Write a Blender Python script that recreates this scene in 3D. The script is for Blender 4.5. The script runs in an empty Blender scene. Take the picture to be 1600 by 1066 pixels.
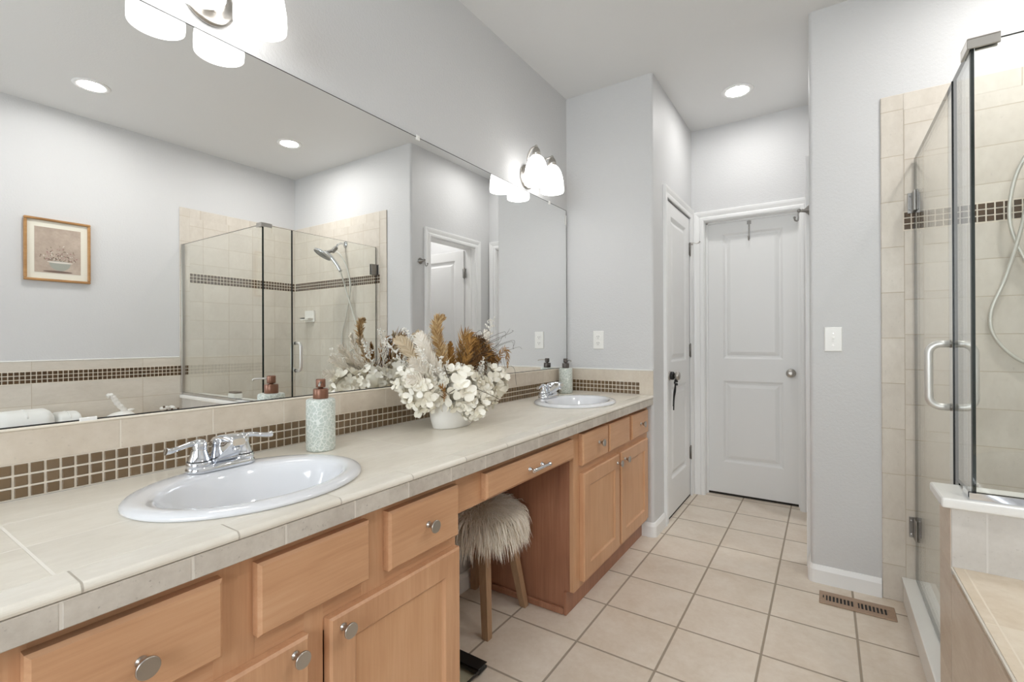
import bpy, bmesh, math, random
from mathutils import Vector, Matrix
import numpy as np
PI = math.pi
S = bpy.context.scene
COL = S.collection
rnd = random.Random(7)

# ------------------------------------------------------------------ camera
cam_d = bpy.data.cameras.new('camera'); cam = bpy.data.objects.new('camera', cam_d); COL.objects.link(cam)
FOC = 740.806
cam_d.sensor_fit = 'HORIZONTAL'; cam_d.sensor_width = 36.0; cam_d.lens = FOC / 1600 * 36
cam_d.shift_y = -(533 - 530.5582) / 1600
cam_d.clip_start = 0.02
_y, _p, _r = math.radians(33.4669), math.radians(.0848), math.radians(-.2136)
f0 = Vector((-math.sin(_y), math.cos(_y), 0)); r0 = Vector((math.cos(_y), math.sin(_y), 0)); up = Vector((0, 0, 1))
fw = f0 * math.cos(_p) + up * math.sin(_p); u2 = up * math.cos(_p) - f0 * math.sin(_p)
r2 = r0 * math.cos(_r) + u2 * math.sin(_r); u3 = u2 * math.cos(_r) - r0 * math.sin(_r)
m = Matrix.Identity(4)
for i in range(3):
    m[i][0] = r2[i]; m[i][1] = u3[i]; m[i][2] = -fw[i]
m[0][3], m[1][3], m[2][3] = 1.4261, 0.0, 1.1767
cam.matrix_world = m
S.camera = cam

# ------------------------------------------------------------------ world, daylight, exposure
w = bpy.data.worlds.new('sky'); S.world = w; w.use_nodes = True
w.node_tree.nodes['Background'].inputs[0].default_value = (0.80, 0.87, 0.95, 1)
w.node_tree.nodes['Background'].inputs[1].default_value = 1.5

def area(name, loc, rot, sx, sy, power, color):
    l = bpy.data.lights.new(name, 'AREA'); l.shape = 'RECTANGLE'; l.size = sx; l.size_y = sy
    l.energy = power; l.color = color
    o = bpy.data.objects.new(name, l); COL.objects.link(o); o.location = loc; o.rotation_euler = rot
    return o
# daylight entering by the large window in the wall behind the camera (light stands outside the pane)
area('window_daylight', (1.35, -1.78, 1.60), (PI / 2, 0, 0), 1.7, 1.5, 48, (0.92, 0.96, 1.0))

S.view_settings.view_transform = 'Standard'
try: S.view_settings.look = 'None'
except Exception: pass
S.view_settings.exposure = 0.35
S.view_settings.gamma = 1.0
S.view_settings.use_curve_mapping = False
S.cycles.max_bounces = 14; S.cycles.diffuse_bounces = 7; S.cycles.glossy_bounces = 7
S.cycles.transparent_max_bounces = 24; S.cycles.transmission_bounces = 8
S.cycles.sample_clamp_indirect = 6.0

LAMP = 190.0       # recessed lamp lens radiance
SHADE = 3.0       # glowing sconce shade radiance

# ------------------------------------------------------------------ room numbers (metres)
H = 2.769
YS, XS = 2.818, 0.572          # nook wall at the end of the vanity, its corner
XH = 1.362                     # right side of the small hall
YR = 2.7316                    # wall with the switch and the shower fittings
YF = 3.796                     # far wall with a door
W = 2.9595                     # right wall (tub and shower)
YB = -1.60                     # back wall
XT = 1.638                     # edge of the shower tile
ZC, ZB = 0.845, 0.790          # counter top, bottom of its tiled edge
XD = 0.555                     # cabinet door faces
XFR = 0.531                    # face frame
XE = 0.572                     # counter front edge

# ------------------------------------------------------------------ colour + materials
def lin(c):
    c /= 255.0
    return c / 12.92 if c <= .04045 else ((c + .055) / 1.055) ** 2.4
def sc(r, g, b): return (lin(r), lin(g), lin(b), 1)

class NT:
    def __init__(s, name):
        s.m = bpy.data.materials.new(name); s.m.use_nodes = True
        s.t = s.m.node_tree; s.n = s.t.nodes; s.b = s.n['Principled BSDF']
    def new(s, t, **k):
        n = s.n.new(t)
        for a, v in k.items(): setattr(n, a, v)
        return n
    def l(s, a, b): s.t.links.new(a, b)
    def math(s, op, a, b=None, c=None):
        n = s.new('ShaderNodeMath', operation=op)
        for i, v in enumerate((a, b, c)):
            if v is None: continue
            if isinstance(v, (int, float)): n.inputs[i].default_value = v
            else: s.l(v, n.inputs[i])
        return n.outputs[0]
    def mix(s, f, a, b, blend='MIX'):
        n = s.new('ShaderNodeMix', data_type='RGBA', blend_type=blend)
        for i, v in ((0, f), (6, a), (7, b)):
            if isinstance(v, (int, float)): n.inputs[i].default_value = v
            elif isinstance(v, tuple): n.inputs[i].default_value = v
            else: s.l(v, n.inputs[i])
        return n.outputs[2]
    def noise(s, vec, scale, detail=4, rough=.5, dist=0):
        n = s.new('ShaderNodeTexNoise'); n.inputs['Scale'].default_value = scale
        n.inputs['Detail'].default_value = detail; n.inputs['Roughness'].default_value = rough
        n.inputs['Distortion'].default_value = dist
        if vec is not None: s.l(vec, n.inputs['Vector'])
        return n.outputs['Fac']
    def ramp(s, f, stops):
        n = s.new('ShaderNodeValToRGB'); e = n.color_ramp.elements
        while len(e) < len(stops): e.new(.5)
        for el, (p, c) in zip(e, stops): el.position = p; el.color = c
        s.l(f, n.inputs[0]); return n.outputs[0]
    def bump(s, h, strength, dist, normal=None):
        n = s.new('ShaderNodeBump'); n.inputs['Strength'].default_value = strength; n.inputs['Distance'].default_value = dist
        s.l(h, n.inputs['Height'])
        if normal is not None: s.l(normal, n.inputs['Normal'])
        s.l(n.outputs[0], s.b.inputs['Normal']); return n.outputs[0]
    def scaled(s, vec, sx, sy, sz):
        n = s.new('ShaderNodeMapping'); n.inputs['Scale'].default_value = (sx, sy, sz); s.l(vec, n.inputs['Vector']); return n.outputs[0]
    def pos(s): return s.new('ShaderNodeNewGeometry').outputs['Position']
    def objc(s): return s.new('ShaderNodeTexCoord').outputs['Object']

def plain(name, col, rough=.5, metal=0., spec=.5, coat=0.):
    k = NT(name); k.b.inputs['Base Color'].default_value = col; k.b.inputs['Roughness'].default_value = rough
    k.b.inputs['Metallic'].default_value = metal; k.b.inputs['Specular IOR Level'].default_value = spec
    k.b.inputs['Coat Weight'].default_value = coat; k.b.inputs['Coat Roughness'].default_value = .05
    return k.m

def wall_paint(name, col, bump=.25):
    k = NT(name); p = k.pos()
    k.b.inputs['Base Color'].default_value = col; k.b.inputs['Roughness'].default_value = .48
    k.b.inputs['Specular IOR Level'].default_value = .35
    h = k.math('ADD', k.noise(p, 95, 3, .55), k.math('MULTIPLY', k.noise(p, 260, 2), .35))
    k.bump(h, bump, .0035)
    return k.m

def tile_mat(name, axes, pu, ou, pv, ov, gw, c1, c2, cg, rough=.35, streak=(1, 1, 1), fleck=.5, var=.06, gbump=.5, stagger=0.):
    k = NT(name); p = k.pos()
    sep = k.new('ShaderNodeSeparateXYZ'); k.l(p, sep.inputs[0])
    U, V = (sep.outputs['XYZ'.index(a.upper())] for a in axes)
    def cell(v, pch, off):
        a = k.math('DIVIDE', k.math('SUBTRACT', v, off), pch)
        fl = k.math('FLOOR', a); fr = k.math('SUBTRACT', a, fl)
        d = k.math('MULTIPLY', k.math('MINIMUM', fr, k.math('SUBTRACT', 1.0, fr)), pch)
        return fl, d
    fv, dv = cell(V, pv, ov)
    if stagger:
        U = k.math('ADD', U, k.math('MULTIPLY', k.math('MODULO', k.math('ABSOLUTE', fv), 2.0), pu * stagger))
    fu, du = cell(U, pu, ou)
    d = k.math('MINIMUM', du, dv)
    mr = k.new('ShaderNodeMapRange'); mr.interpolation_type = 'SMOOTHSTEP'
    mr.inputs[1].default_value = gw * .35; mr.inputs[2].default_value = gw * .65; k.l(d, mr.inputs[0])
    tile = mr.outputs[0]
    cv = k.new('ShaderNodeCombineXYZ'); k.l(fu, cv.inputs[0]); k.l(fv, cv.inputs[1])
    wn = k.new('ShaderNodeTexWhiteNoise', noise_dimensions='2D'); k.l(cv.outputs[0], wn.inputs['Vector'])
    sv = k.scaled(p, *streak)
    off = k.new('ShaderNodeVectorMath', operation='MULTIPLY_ADD'); k.l(wn.outputs['Color'], off.inputs[0])
    off.inputs[1].default_value = (3, 3, 3); k.l(sv, off.inputs[2])
    n1 = k.noise(off.outputs[0], 5, 5, .6, .4); n2 = k.noise(off.outputs[0], 42, 5, .65)
    f = k.math('ADD', k.math('MULTIPLY', n1, .65), k.math('MULTIPLY', n2, .35))
    base = k.ramp(f, [(.36, c2), (.62, c1)])
    dark = tuple(x * .62 for x in c2[:3]) + (1,)
    fl = k.ramp(k.noise(off.outputs[0], 120, 3, .6), [(.64, (0, 0, 0, 1)), (.74, (1, 1, 1, 1))])
    base = k.mix(k.math('MULTIPLY', fl, fleck), base, dark)
    hv = k.new('ShaderNodeHueSaturation'); k.l(base, hv.inputs['Color'])
    k.l(k.math('ADD', 1.0 - var / 2, k.math('MULTIPLY', wn.outputs['Value'], var)), hv.inputs['Value'])
    k.l(k.mix(tile, cg, hv.outputs[0]), k.b.inputs['Base Color'])
    k.l(k.math('SUBTRACT', .85, k.math('MULTIPLY', tile, .85 - rough)), k.b.inputs['Roughness'])
    k.b.inputs['Specular IOR Level'].default_value = .4
    hgt = k.math('ADD', tile, k.math('MULTIPLY', n2, .12))
    k.bump(hgt, gbump, .0015)
    return k.m

def wood_mat(name, axis, c1, c2, c3, scale=1.0, rough=.36, spec=.4):
    """axis: direction of the grain in object space"""
    k = NT(name); p = k.objc()
    oi = k.new('ShaderNodeObjectInfo')
    off = k.new('ShaderNodeVectorMath', operation='ADD'); k.l(p, off.inputs[0])
    cx = k.new('ShaderNodeCombineXYZ')
    for i in range(3): k.l(k.math('MULTIPLY', oi.outputs['Random'], 7.3 + 3 * i), cx.inputs[i])
    k.l(cx.outputs[0], off.inputs[1])
    s = [20 * scale] * 3; s['xyz'.index(axis)] = 2.6 * scale
    v = k.scaled(off.outputs[0], *s)
    n1 = k.noise(v, 1.0, 5, .55, .7); s2 = [150 * scale] * 3; s2['xyz'.index(axis)] = 6 * scale
    n2 = k.noise(k.scaled(off.outputs[0], *s2), 1.0, 3, .6)
    n3 = k.noise(off.outputs[0], 3.2, 2)
    f = k.math('ADD', k.math('ADD', k.math('MULTIPLY', n1, .34), k.math('MULTIPLY', n2, .26)), k.math('MULTIPLY', n3, .40))
    k.l(k.ramp(f, [(.34, c3), (.5, c2), (.64, c1)]), k.b.inputs['Base Color'])
    k.b.inputs['Roughness'].default_value = rough; k.b.inputs['Specular IOR Level'].default_value = spec
    k.bump(n2, .08, .001)
    return k.m

WALLC = sc(208, 208, 208)
M = {}
M['wall'] = wall_paint('grey_wall_paint', WALLC, .42)
M['ceil'] = wall_paint('ceiling_paint', sc(222, 222, 221), .18)
M['white'] = plain('white_trim_paint', sc(236, 236, 235), .35, spec=.4)
M['door'] = plain('white_door_paint', sc(232, 232, 231), .42, spec=.4)
M['floor'] = tile_mat('cream_floor_tile', 'xy', .305, .611, .305, 2.5975, .0085, sc(225, 214, 200), sc(211, 196, 178), sc(158, 145, 129), .33, (1, 1, 1), .15, .04)
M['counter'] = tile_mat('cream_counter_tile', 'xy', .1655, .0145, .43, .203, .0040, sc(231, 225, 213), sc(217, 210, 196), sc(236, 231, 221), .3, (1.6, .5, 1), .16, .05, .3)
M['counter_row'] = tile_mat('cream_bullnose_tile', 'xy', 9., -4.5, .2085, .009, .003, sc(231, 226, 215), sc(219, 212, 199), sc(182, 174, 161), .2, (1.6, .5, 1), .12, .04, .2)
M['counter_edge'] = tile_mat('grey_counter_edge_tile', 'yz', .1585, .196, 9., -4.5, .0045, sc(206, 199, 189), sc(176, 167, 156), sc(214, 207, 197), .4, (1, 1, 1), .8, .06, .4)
M['bs_tile'] = tile_mat('beige_backsplash_tile', 'yz', .2065, .432, 9., -4.5, .0032, sc(213, 202, 187), sc(196, 183, 166), sc(218, 209, 195), .4, (1, .8, 1), .3, .05, .4)
M['bs_tile_x'] = tile_mat('beige_backsplash_tile_end', 'xz', .5, -.01, 9., -4.5, .0032, sc(213, 204, 190), sc(198, 186, 170), sc(218, 209, 195), .4, (1, .8, 1), .3, .05, .4)
TC1, TC2, TG = sc(214, 207, 196), sc(201, 193, 181), sc(206, 195, 178)
M['sh_x'] = tile_mat('cream_shower_tile_x', 'xz', .2065, 1.72, .1555, .1065, .0034, TC1, TC2, sc(190, 178, 160), .35, (1, 1, .6), .25, .05, .4)
M['sh_y'] = tile_mat('cream_shower_tile_y', 'yz', .2065, 2.72, .1555, .1065, .0034, TC1, TC2, sc(190, 178, 160), .35, (1, 1, .6), .25, .05, .4)
M['sh_border'] = tile_mat('cream_border_tile', 'xz', 9., -4.5, .204, .160, .0034, TC1, TC2, sc(190, 178, 160), .35, (1, 1, .6), .3, .05, .4)
M['sh_border_y'] = tile_mat('cream_border_tile_y', 'yz', 9., -4.5, .204, .160, .0034, TC1, TC2, sc(190, 178, 160), .35, (1, 1, .6), .3, .05, .4)
M['sh_top'] = tile_mat('cream_top_border_tile', 'xz', .204, 2.09, 9., -4.5, .0034, TC1, TC2, sc(190, 178, 160), .35, (1, 1, .6), .3, .05, .4)
M['sh_top_y'] = tile_mat('cream_top_border_tile_y', 'yz', .204, 2.69, 9., -4.5, .0034, TC1, TC2, sc(190, 178, 160), .35, (1, 1, .6), .3, .05, .4)
M['wains'] = tile_mat('cream_wainscot_tile', 'yz', .61, .25, .1555, .6, .0034, TC1, TC2, sc(190, 178, 160), .35, (1, .5, 1.4), .35, .06, .4)
M['deck'] = tile_mat('cream_tub_deck_tile', 'xy', .305, 1.735, .305, 1.43, .004, sc(222, 209, 190), sc(206, 189, 166), sc(226, 214, 196), .3, (1, 1, 1), .2, .05, .3)
M['skirt'] = tile_mat('cream_tub_skirt_tile', 'yz', .305, 1.73, .305, -.055, .004, sc(214, 200, 182), sc(198, 180, 160), sc(214, 202, 186), .35, (1, .6, 2.2), .3, .05, .3)
M['knee'] = tile_mat('knee_wall_tile', 'xz', .0915, 1.780, .305, .41, .004, sc(208, 204, 198), sc(194, 189, 182), sc(212, 208, 202), .35, (1, 1, 1), .4, .05, .3)  # likely the same tile as elsewhere, cool daylight greyed into its colour

def mosaic_mat(name, a, b):
    k = NT(name); g = k.new('ShaderNodeNewGeometry')
    k.l(k.mix(g.outputs['Random Per Island'], a, b), k.b.inputs['Base Color'])
    k.b.inputs['Roughness'].default_value = .16; k.b.inputs['Specular IOR Level'].default_value = .6
    return k.m
M['mosaic'] = mosaic_mat('brown_glass_mosaic', sc(102, 82, 58), sc(116, 95, 70))
M['mosaic_dark'] = mosaic_mat('dark_brown_glass_mosaic', sc(72, 55, 38), sc(92, 72, 52))
M['grout'] = plain('cream_grout', sc(228, 219, 204), .8)
M['capwhite'] = plain('white_solid_surface', sc(232, 231, 227), .22, spec=.5)
M['bull'] = plain('cream_bullnose', sc(229, 224, 213), .25)
WA, WB, WC = sc(211, 168, 132), sc(202, 156, 119), sc(188, 141, 105)
M['wood_h'] = wood_mat('maple_horizontal_grain', 'y', WA, WB, WC)
M['wood_v'] = wood_mat('maple_vertical_grain', 'z', WA, WB, WC)
M['wood_p'] = wood_mat('maple_panel', 'z', sc(214, 170, 132), sc(206, 160, 121), sc(195, 147, 109))
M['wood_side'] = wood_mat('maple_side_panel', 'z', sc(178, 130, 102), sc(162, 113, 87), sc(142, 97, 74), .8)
M['wood_leg'] = wood_mat('pale_stool_wood', 'z', sc(182, 150, 120), sc(166, 134, 104), sc(146, 116, 90))
M['wood_in'] = plain('cabinet_interior', sc(170, 128, 96), .6)
M['nickel'] = plain('brushed_nickel', sc(186, 182, 176), .3, 1.)
M['nickel_d'] = plain('dark_satin_nickel', sc(150, 147, 143), .32, 1.)
M['chrome'] = plain('polished_chrome', sc(226, 228, 232), .06, 1.)
M['porcelain'] = plain('white_porcelain', sc(222, 223, 226), .08, spec=.6, coat=.4)
M['ceramic'] = plain('white_ceramic', sc(232, 230, 225), .3, spec=.5)
M['plastic'] = plain('white_plastic', sc(236, 235, 231), .3)
M['slot'] = plain('dark_slot', sc(40, 38, 36), .6)
M['black'] = plain('black_satin', sc(20, 20, 21), .35)
M['bronze'] = plain('bronze_register', sc(168, 142, 120), .4, .35)
M['copper'] = plain('copper_pump', sc(128, 88, 68), .36, .35)
M['gunmetal'] = plain('grey_pump', sc(92, 86, 82), .35, .5)
M['towel'] = None
M['glass_edge'] = plain('green_glass_edge', sc(16, 28, 24), .25, spec=.3)
M['gap_shade'] = plain('dark_gap_shade', sc(46, 42, 38), .95)  # near-black colour standing in for the shade under the doors
M['oak'] = wood_mat('honey_frame_wood', 'y', sc(188, 146, 98), sc(172, 130, 84), sc(146, 106, 66), 1.5)
M['mat_board'] = plain('cream_mat_board', sc(226, 222, 208), .7)

def clear_glass(name, tint, ior=1.45):
    k = NT(name); k.n.remove(k.b)
    out = k.n['Material Output']
    tr = k.new('ShaderNodeBsdfTransparent'); tr.inputs[0].default_value = tint
    gl = k.new('ShaderNodeBsdfGlossy'); gl.inputs['Roughness'].default_value = 0.0; gl.inputs['Color'].default_value = (1, 1, 1, 1)
    g = k.new('ShaderNodeNewGeometry'); dt = k.new('ShaderNodeVectorMath', operation='DOT_PRODUCT')
    k.l(g.outputs['Normal'], dt.inputs[0]); k.l(g.outputs['Incoming'], dt.inputs[1])
    c5 = k.math('POWER', k.math('SUBTRACT', 1.0, k.math('ABSOLUTE', dt.outputs['Value'])), 5.0)
    f0_ = ((ior - 1) / (ior + 1)) ** 2
    fac = k.math('ADD', f0_, k.math('MULTIPLY', c5, 1 - f0_))
    mx = k.new('ShaderNodeMixShader'); k.l(fac, mx.inputs[0]); k.l(tr.outputs[0], mx.inputs[1]); k.l(gl.outputs[0], mx.inputs[2])
    k.l(mx.outputs[0], out.inputs[0])
    return k.m
M['glass'] = clear_glass('clear_shower_glass', (.978, .990, .982, 1))
M['pane'] = clear_glass('window_glass', (.98, .99, .99, 1))

def mirror_mat():
    k = NT('silvered_mirror'); k.b.inputs['Base Color'].default_value = (.93, .935, .93, 1)
    k.b.inputs['Metallic'].default_value = 1; k.b.inputs['Roughness'].default_value = 0.0
    return k.m
M['mirror'] = mirror_mat()

def emit(name, col, strength):
    k = NT(name); k.b.inputs['Base Color'].default_value = (.9, .9, .9, 1); k.b.inputs['Roughness'].default_value = .4
    k.b.inputs['Emission Color'].default_value = col; k.b.inputs['Emission Strength'].default_value = strength
    return k.m
M['lamp'] = emit('lit_lamp_lens', (1, .985, .965, 1), LAMP)
M['lamp_dim'] = emit('dimmed_lamp_lens', (1, .985, .965, 1), LAMP * .46)
M['shade'] = emit('lit_frosted_shade', (1, .985, .965, 1), SHADE)

def towel_mat():
    k = NT('white_terry'); p = k.objc(); k.b.inputs['Base Color'].default_value = sc(232, 232, 228); k.b.inputs['Roughness'].default_value = .95
    k.bump(k.noise(p, 320, 2), .6, .003); return k.m
M['towel'] = towel_mat()

def embossed():
    k = NT('embossed_sage_ceramic'); p = k.objc()
    v = k.new('ShaderNodeTexVoronoi', feature='DISTANCE_TO_EDGE'); v.inputs['Scale'].default_value = 84
    nz = k.new('ShaderNodeTexNoise'); nz.inputs['Scale'].default_value = 30; k.l(p, nz.inputs['Vector'])
    ad = k.new('ShaderNodeVectorMath', operation='MULTIPLY_ADD'); k.l(nz.outputs['Color'], ad.inputs[0]); ad.inputs[1].default_value = (.02, .02, .02); k.l(p, ad.inputs[2])
    k.l(ad.outputs[0], v.inputs['Vector'])
    f = k.ramp(v.outputs['Distance'], [(.05, (1, 1, 1, 1)), (.12, (0, 0, 0, 1))])
    k.l(k.mix(f, sc(192, 200, 192), sc(226, 230, 224)), k.b.inputs['Base Color']); k.b.inputs['Roughness'].default_value = .4
    k.bump(f, .5, .002); return k.m
M['embossed'] = embossed()

# ------------------------------------------------------------------ mesh builder
class MB:
    def __init__(s): s.v = []; s.f = []; s.mi = []; s.sm = []
    def add(s, vs, fs, mat=0, smooth=False):
        o = len(s.v); s.v += [tuple(v) for v in vs]
        for f in fs: s.f.append([i + o for i in f]); s.mi.append(mat); s.sm.append(smooth)
        return s
    def box(s, x0, x1, y0, y1, z0, z1, b=0., mat=0, seg=1, M4=None):
        bm = bmesh.new(); bmesh.ops.create_cube(bm, size=1)
        sx, sy, sz = abs(x1 - x0), abs(y1 - y0), abs(z1 - z0)
        for v in bm.verts:
            v.co = Vector(((x0 + x1) / 2 + v.co.x * sx, (y0 + y1) / 2 + v.co.y * sy, (z0 + z1) / 2 + v.co.z * sz))
        if b > 0:
            b = min(b, .49 * min(sx, sy, sz))
            bmesh.ops.bevel(bm, geom=list(bm.edges), offset=b, segments=seg, profile=.6, affect='EDGES')
        s.bm(bm, mat, M4, smooth=False); return s
    def bm(s, bm, mat=0, M4=None, smooth=False):
        bm.verts.index_update()
        vs = [(M4 @ v.co) if M4 else v.co.copy() for v in bm.verts]
        fs = [[v.index for v in f.verts] for f in bm.faces]
        s.add(vs, fs, mat, smooth); bm.free(); return s
    def loft(s, loops, mat=0, cap0=False, cap1=False, smooth=True, closed=True):
        n = len(loops[0]); vs = [p for lp in loops for p in lp]; fs = []
        for i in range(len(loops) - 1):
            for j in range(n if closed else n - 1):
                a, b = i * n + j, i * n + (j + 1) % n
                fs.append([a, b, b + n, a + n])
        s.add(vs, fs, mat, smooth)
        if cap0: s.add(loops[0], [list(range(n))[::-1]], mat, False)
        if cap1: s.add(loops[-1], [list(range(n))], mat, False)
        return s
    def lathe(s, prof, o=(0, 0, 0), axis=(0, 0, 1), seg=28, mat=0, cap0=True, cap1=True, sx=1., sy=1., smooth=True):
        ax = Vector(axis).normalized(); a = ax.orthogonal().normalized()
        if abs(ax.z) > .99: a = Vector((1, 0, 0))
        b = ax.cross(a); o = Vector(o)
        loops = [[o + ax * h + (a * math.cos(2 * PI * j / seg) * sx + b * math.sin(2 * PI * j / seg) * sy) * r for j in range(seg)] for r, h in prof]
        return s.loft(loops, mat, cap0, cap1, smooth)
    def tube(s, pts, r, seg=10, mat=0, cap=True, smooth=True, flat=1.):
        pts = [Vector(p) for p in pts]; n = len(pts); rs = r if isinstance(r, (list, tuple)) else [r] * n
        t0 = (pts[1] - pts[0]).normalized(); a = t0.orthogonal().normalized(); loops = []
        for i, p in enumerate(pts):
            t = (pts[min(i + 1, n - 1)] - pts[max(i - 1, 0)]).normalized()
            a = (a - t * a.dot(t)); a = a.normalized() if a.length > 1e-6 else t.orthogonal().normalized()
            b = t.cross(a)
            loops.append([p + (a * math.cos(2 * PI * j / seg) + b * math.sin(2 * PI * j / seg) * flat) * rs[i] for j in range(seg)])
        return s.loft(loops, mat, cap, cap, smooth)
    def prism(s, poly, z0, z1, mat=0):
        n = len(poly)
        vs = [(x, y, z0) for x, y in poly] + [(x, y, z1) for x, y in poly]
        fs = [[i, (i + 1) % n, n + (i + 1) % n, n + i] for i in range(n)] + [list(range(n))[::-1], list(range(n, 2 * n))]
        return s.add(vs, fs, mat)
    def ball(s, c, r, seg=16, mat=0, sx=1, sy=1, sz=1):
        bm = bmesh.new(); bmesh.ops.create_uvsphere(bm, u_segments=seg, v_segments=max(6, seg // 2), radius=1)
        for v in bm.verts: v.co = Vector((c[0] + v.co.x * r * sx, c[1] + v.co.y * r * sy, c[2] + v.co.z * r * sz))
        return s.bm(bm, mat, None, True)
    def build(s, name, mats, parent=None, fix=True, weld=True):
        me = bpy.data.meshes.new(name)
        off = Vector((0, 0, 0)); p = parent
        while p is not None: off += p.location; p = p.parent
        me.from_pydata([Vector(v) - off for v in s.v], [], s.f)
        for mt in (mats if isinstance(mats, (list, tuple)) else [mats]): me.materials.append(mt if not isinstance(mt, str) else M[mt])
        me.polygons.foreach_set('material_index', s.mi); me.polygons.foreach_set('use_smooth', s.sm)
        if fix:
            bm = bmesh.new(); bm.from_mesh(me)
            if weld: bmesh.ops.remove_doubles(bm, verts=bm.verts, dist=1e-5)
            bmesh.ops.recalc_face_normals(bm, faces=bm.faces); bm.to_mesh(me); bm.free()
        me.update()
        o = bpy.data.objects.new(name, me); COL.objects.link(o)
        if parent is not None: o.parent = parent
        return o

def thing(name, label, cat, loc=(0, 0, 0), group=None):
    o = bpy.data.objects.new(name, None); COL.objects.link(o); o.location = loc
    o.empty_display_size = .05
    return tag(o, label, cat, group)
def tag(o, label, cat, group=None):
    o['label'] = label; o['category'] = cat
    if group: o['group'] = group
    return o
def struct(o, label=None):
    o['kind'] = 'structure'
    if label: o['label'] = label
    return o
def copy_tree(o, parent=None):
    c = o.copy(); COL.objects.link(c)
    if parent is not None: c.parent = parent
    for ch in list(o.children): copy_tree(ch, c)
    return c

def panelled(mb, M4, Wd, Ht, T, holes, prof, c=.004, mat=0, mat_p=None):
    """slab with moulded panels; local u (width), v (height), w (outward, front at 0)"""
    if mat_p is None: mat_p = mat
    us = sorted({c, Wd - c} | {h[0] for h in holes} | {h[1] for h in holes})
    vs = sorted({c, Ht - c} | {h[2] for h in holes} | {h[3] for h in holes})
    P = lambda u, v, w: M4 @ Vector((u, v, w))
    def q(a, mt): mb.add([P(*p) for p in a], [[0, 1, 2, 3]], mt)
    for i in range(len(us) - 1):
        for j in range(len(vs) - 1):
            a, b, d, e = us[i], us[i + 1], vs[j], vs[j + 1]
            hole = next((h for h in holes if h[0] - 1e-6 <= a and b <= h[1] + 1e-6 and h[2] - 1e-6 <= d and e <= h[3] + 1e-6), None)
            if hole is None:
                q([(a, d, 0), (b, d, 0), (b, e, 0), (a, e, 0)], mat)
    for (a, b, d, e) in holes:
        prev = (0, 0)
        R = lambda t: [(a + t[0], d + t[0], t[1]), (b - t[0], d + t[0], t[1]), (b - t[0], e - t[0], t[1]), (a + t[0], e - t[0], t[1])]
        for k, t in enumerate(prof):
            r0_, r1_ = R(prev), R(t)
            for n in range(4):
                q([r0_[n], r0_[(n + 1) % 4], r1_[(n + 1) % 4], r1_[n]], mat)
            prev = t
        q(R(prev), mat_p)
    # chamfer + sides + back
    f = [(c, c, 0), (Wd - c, c, 0), (Wd - c, Ht - c, 0), (c, Ht - c, 0)]
    g = [(0, 0, -c), (Wd, 0, -c), (Wd, Ht, -c), (0, Ht, -c)]
    h = [(0, 0, -T), (Wd, 0, -T), (Wd, Ht, -T), (0, Ht, -T)]
    for n in range(4):
        k = (n + 1) % 4
        q([f[n], f[k], g[k], g[n]], mat); q([g[n], g[k], h[k], h[n]], mat)
    q(h[::-1], mat)

def frame_mat(ux, vx, wx, o):
    m = Matrix.Identity(4)
    for i in range(3): m[i][0] = ux[i]; m[i][1] = vx[i]; m[i][2] = wx[i]; m[i][3] = o[i]
    return m

def casing(mb, M4, a, b, top, prof, z0=0.):
    """mitred door casing around opening u in [a,b], v up to top; prof = [(distance outward, protrusion)]"""
    def path(d, h): return [M4 @ Vector(p) for p in ((a - d, z0, h), (a - d, top + d, h), (b + d, top + d, h), (b + d, z0, h))]
    rows = [path(*p) for p in prof]
    for i in range(len(rows) - 1):
        for j in range(3):
            mb.add([rows[i][j], rows[i][j + 1], rows[i + 1][j + 1], rows[i + 1][j]], [[0, 1, 2, 3]])
    for e in (0, 3): mb.add([r[e] for r in rows], [list(range(len(rows)))])
CAS = [(0.0, 0), (0.0, .011), (.008, .014), (.022, .0145), (.030, .010), (.036, .0125), (.052, .018), (.066, .020), (.070, .017), (.070, 0)]

def base_mould(mb, path, h=.085, t=.013):
    """baseboard along an xy path; the board stands to the left of the path direction"""
    prof = [(0, 0), (t, 0), (t, h - .022), (t * .75, h - .012), (t * .6, h - .006), (t * .35, h), (0, h)]
    P = [Vector((x, y, 0)) for x, y in path]; n = len(P); rows = []
    for d, z in prof:
        row = []
        for i in range(n):
            def nrm(a, b): t_ = (b - a).normalized(); return Vector((-t_.y, t_.x, 0))
            if i == 0: o = nrm(P[0], P[1])
            elif i == n - 1: o = nrm(P[-2], P[-1])
            else:
                n1, n2 = nrm(P[i - 1], P[i]), nrm(P[i], P[i + 1]); o = (n1 + n2) / (1 + n1.dot(n2))
            row.append(P[i] + o * d + Vector((0, 0, z)))
        rows.append(row)
    for i in range(len(rows) - 1):
        for j in range(n - 1): mb.add([rows[i][j], rows[i][j + 1], rows[i + 1][j + 1], rows[i + 1][j]], [[0, 1, 2, 3]])
    for e in (0, n - 1): mb.add([r[e] for r in rows], [list(range(len(rows)))])

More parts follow.
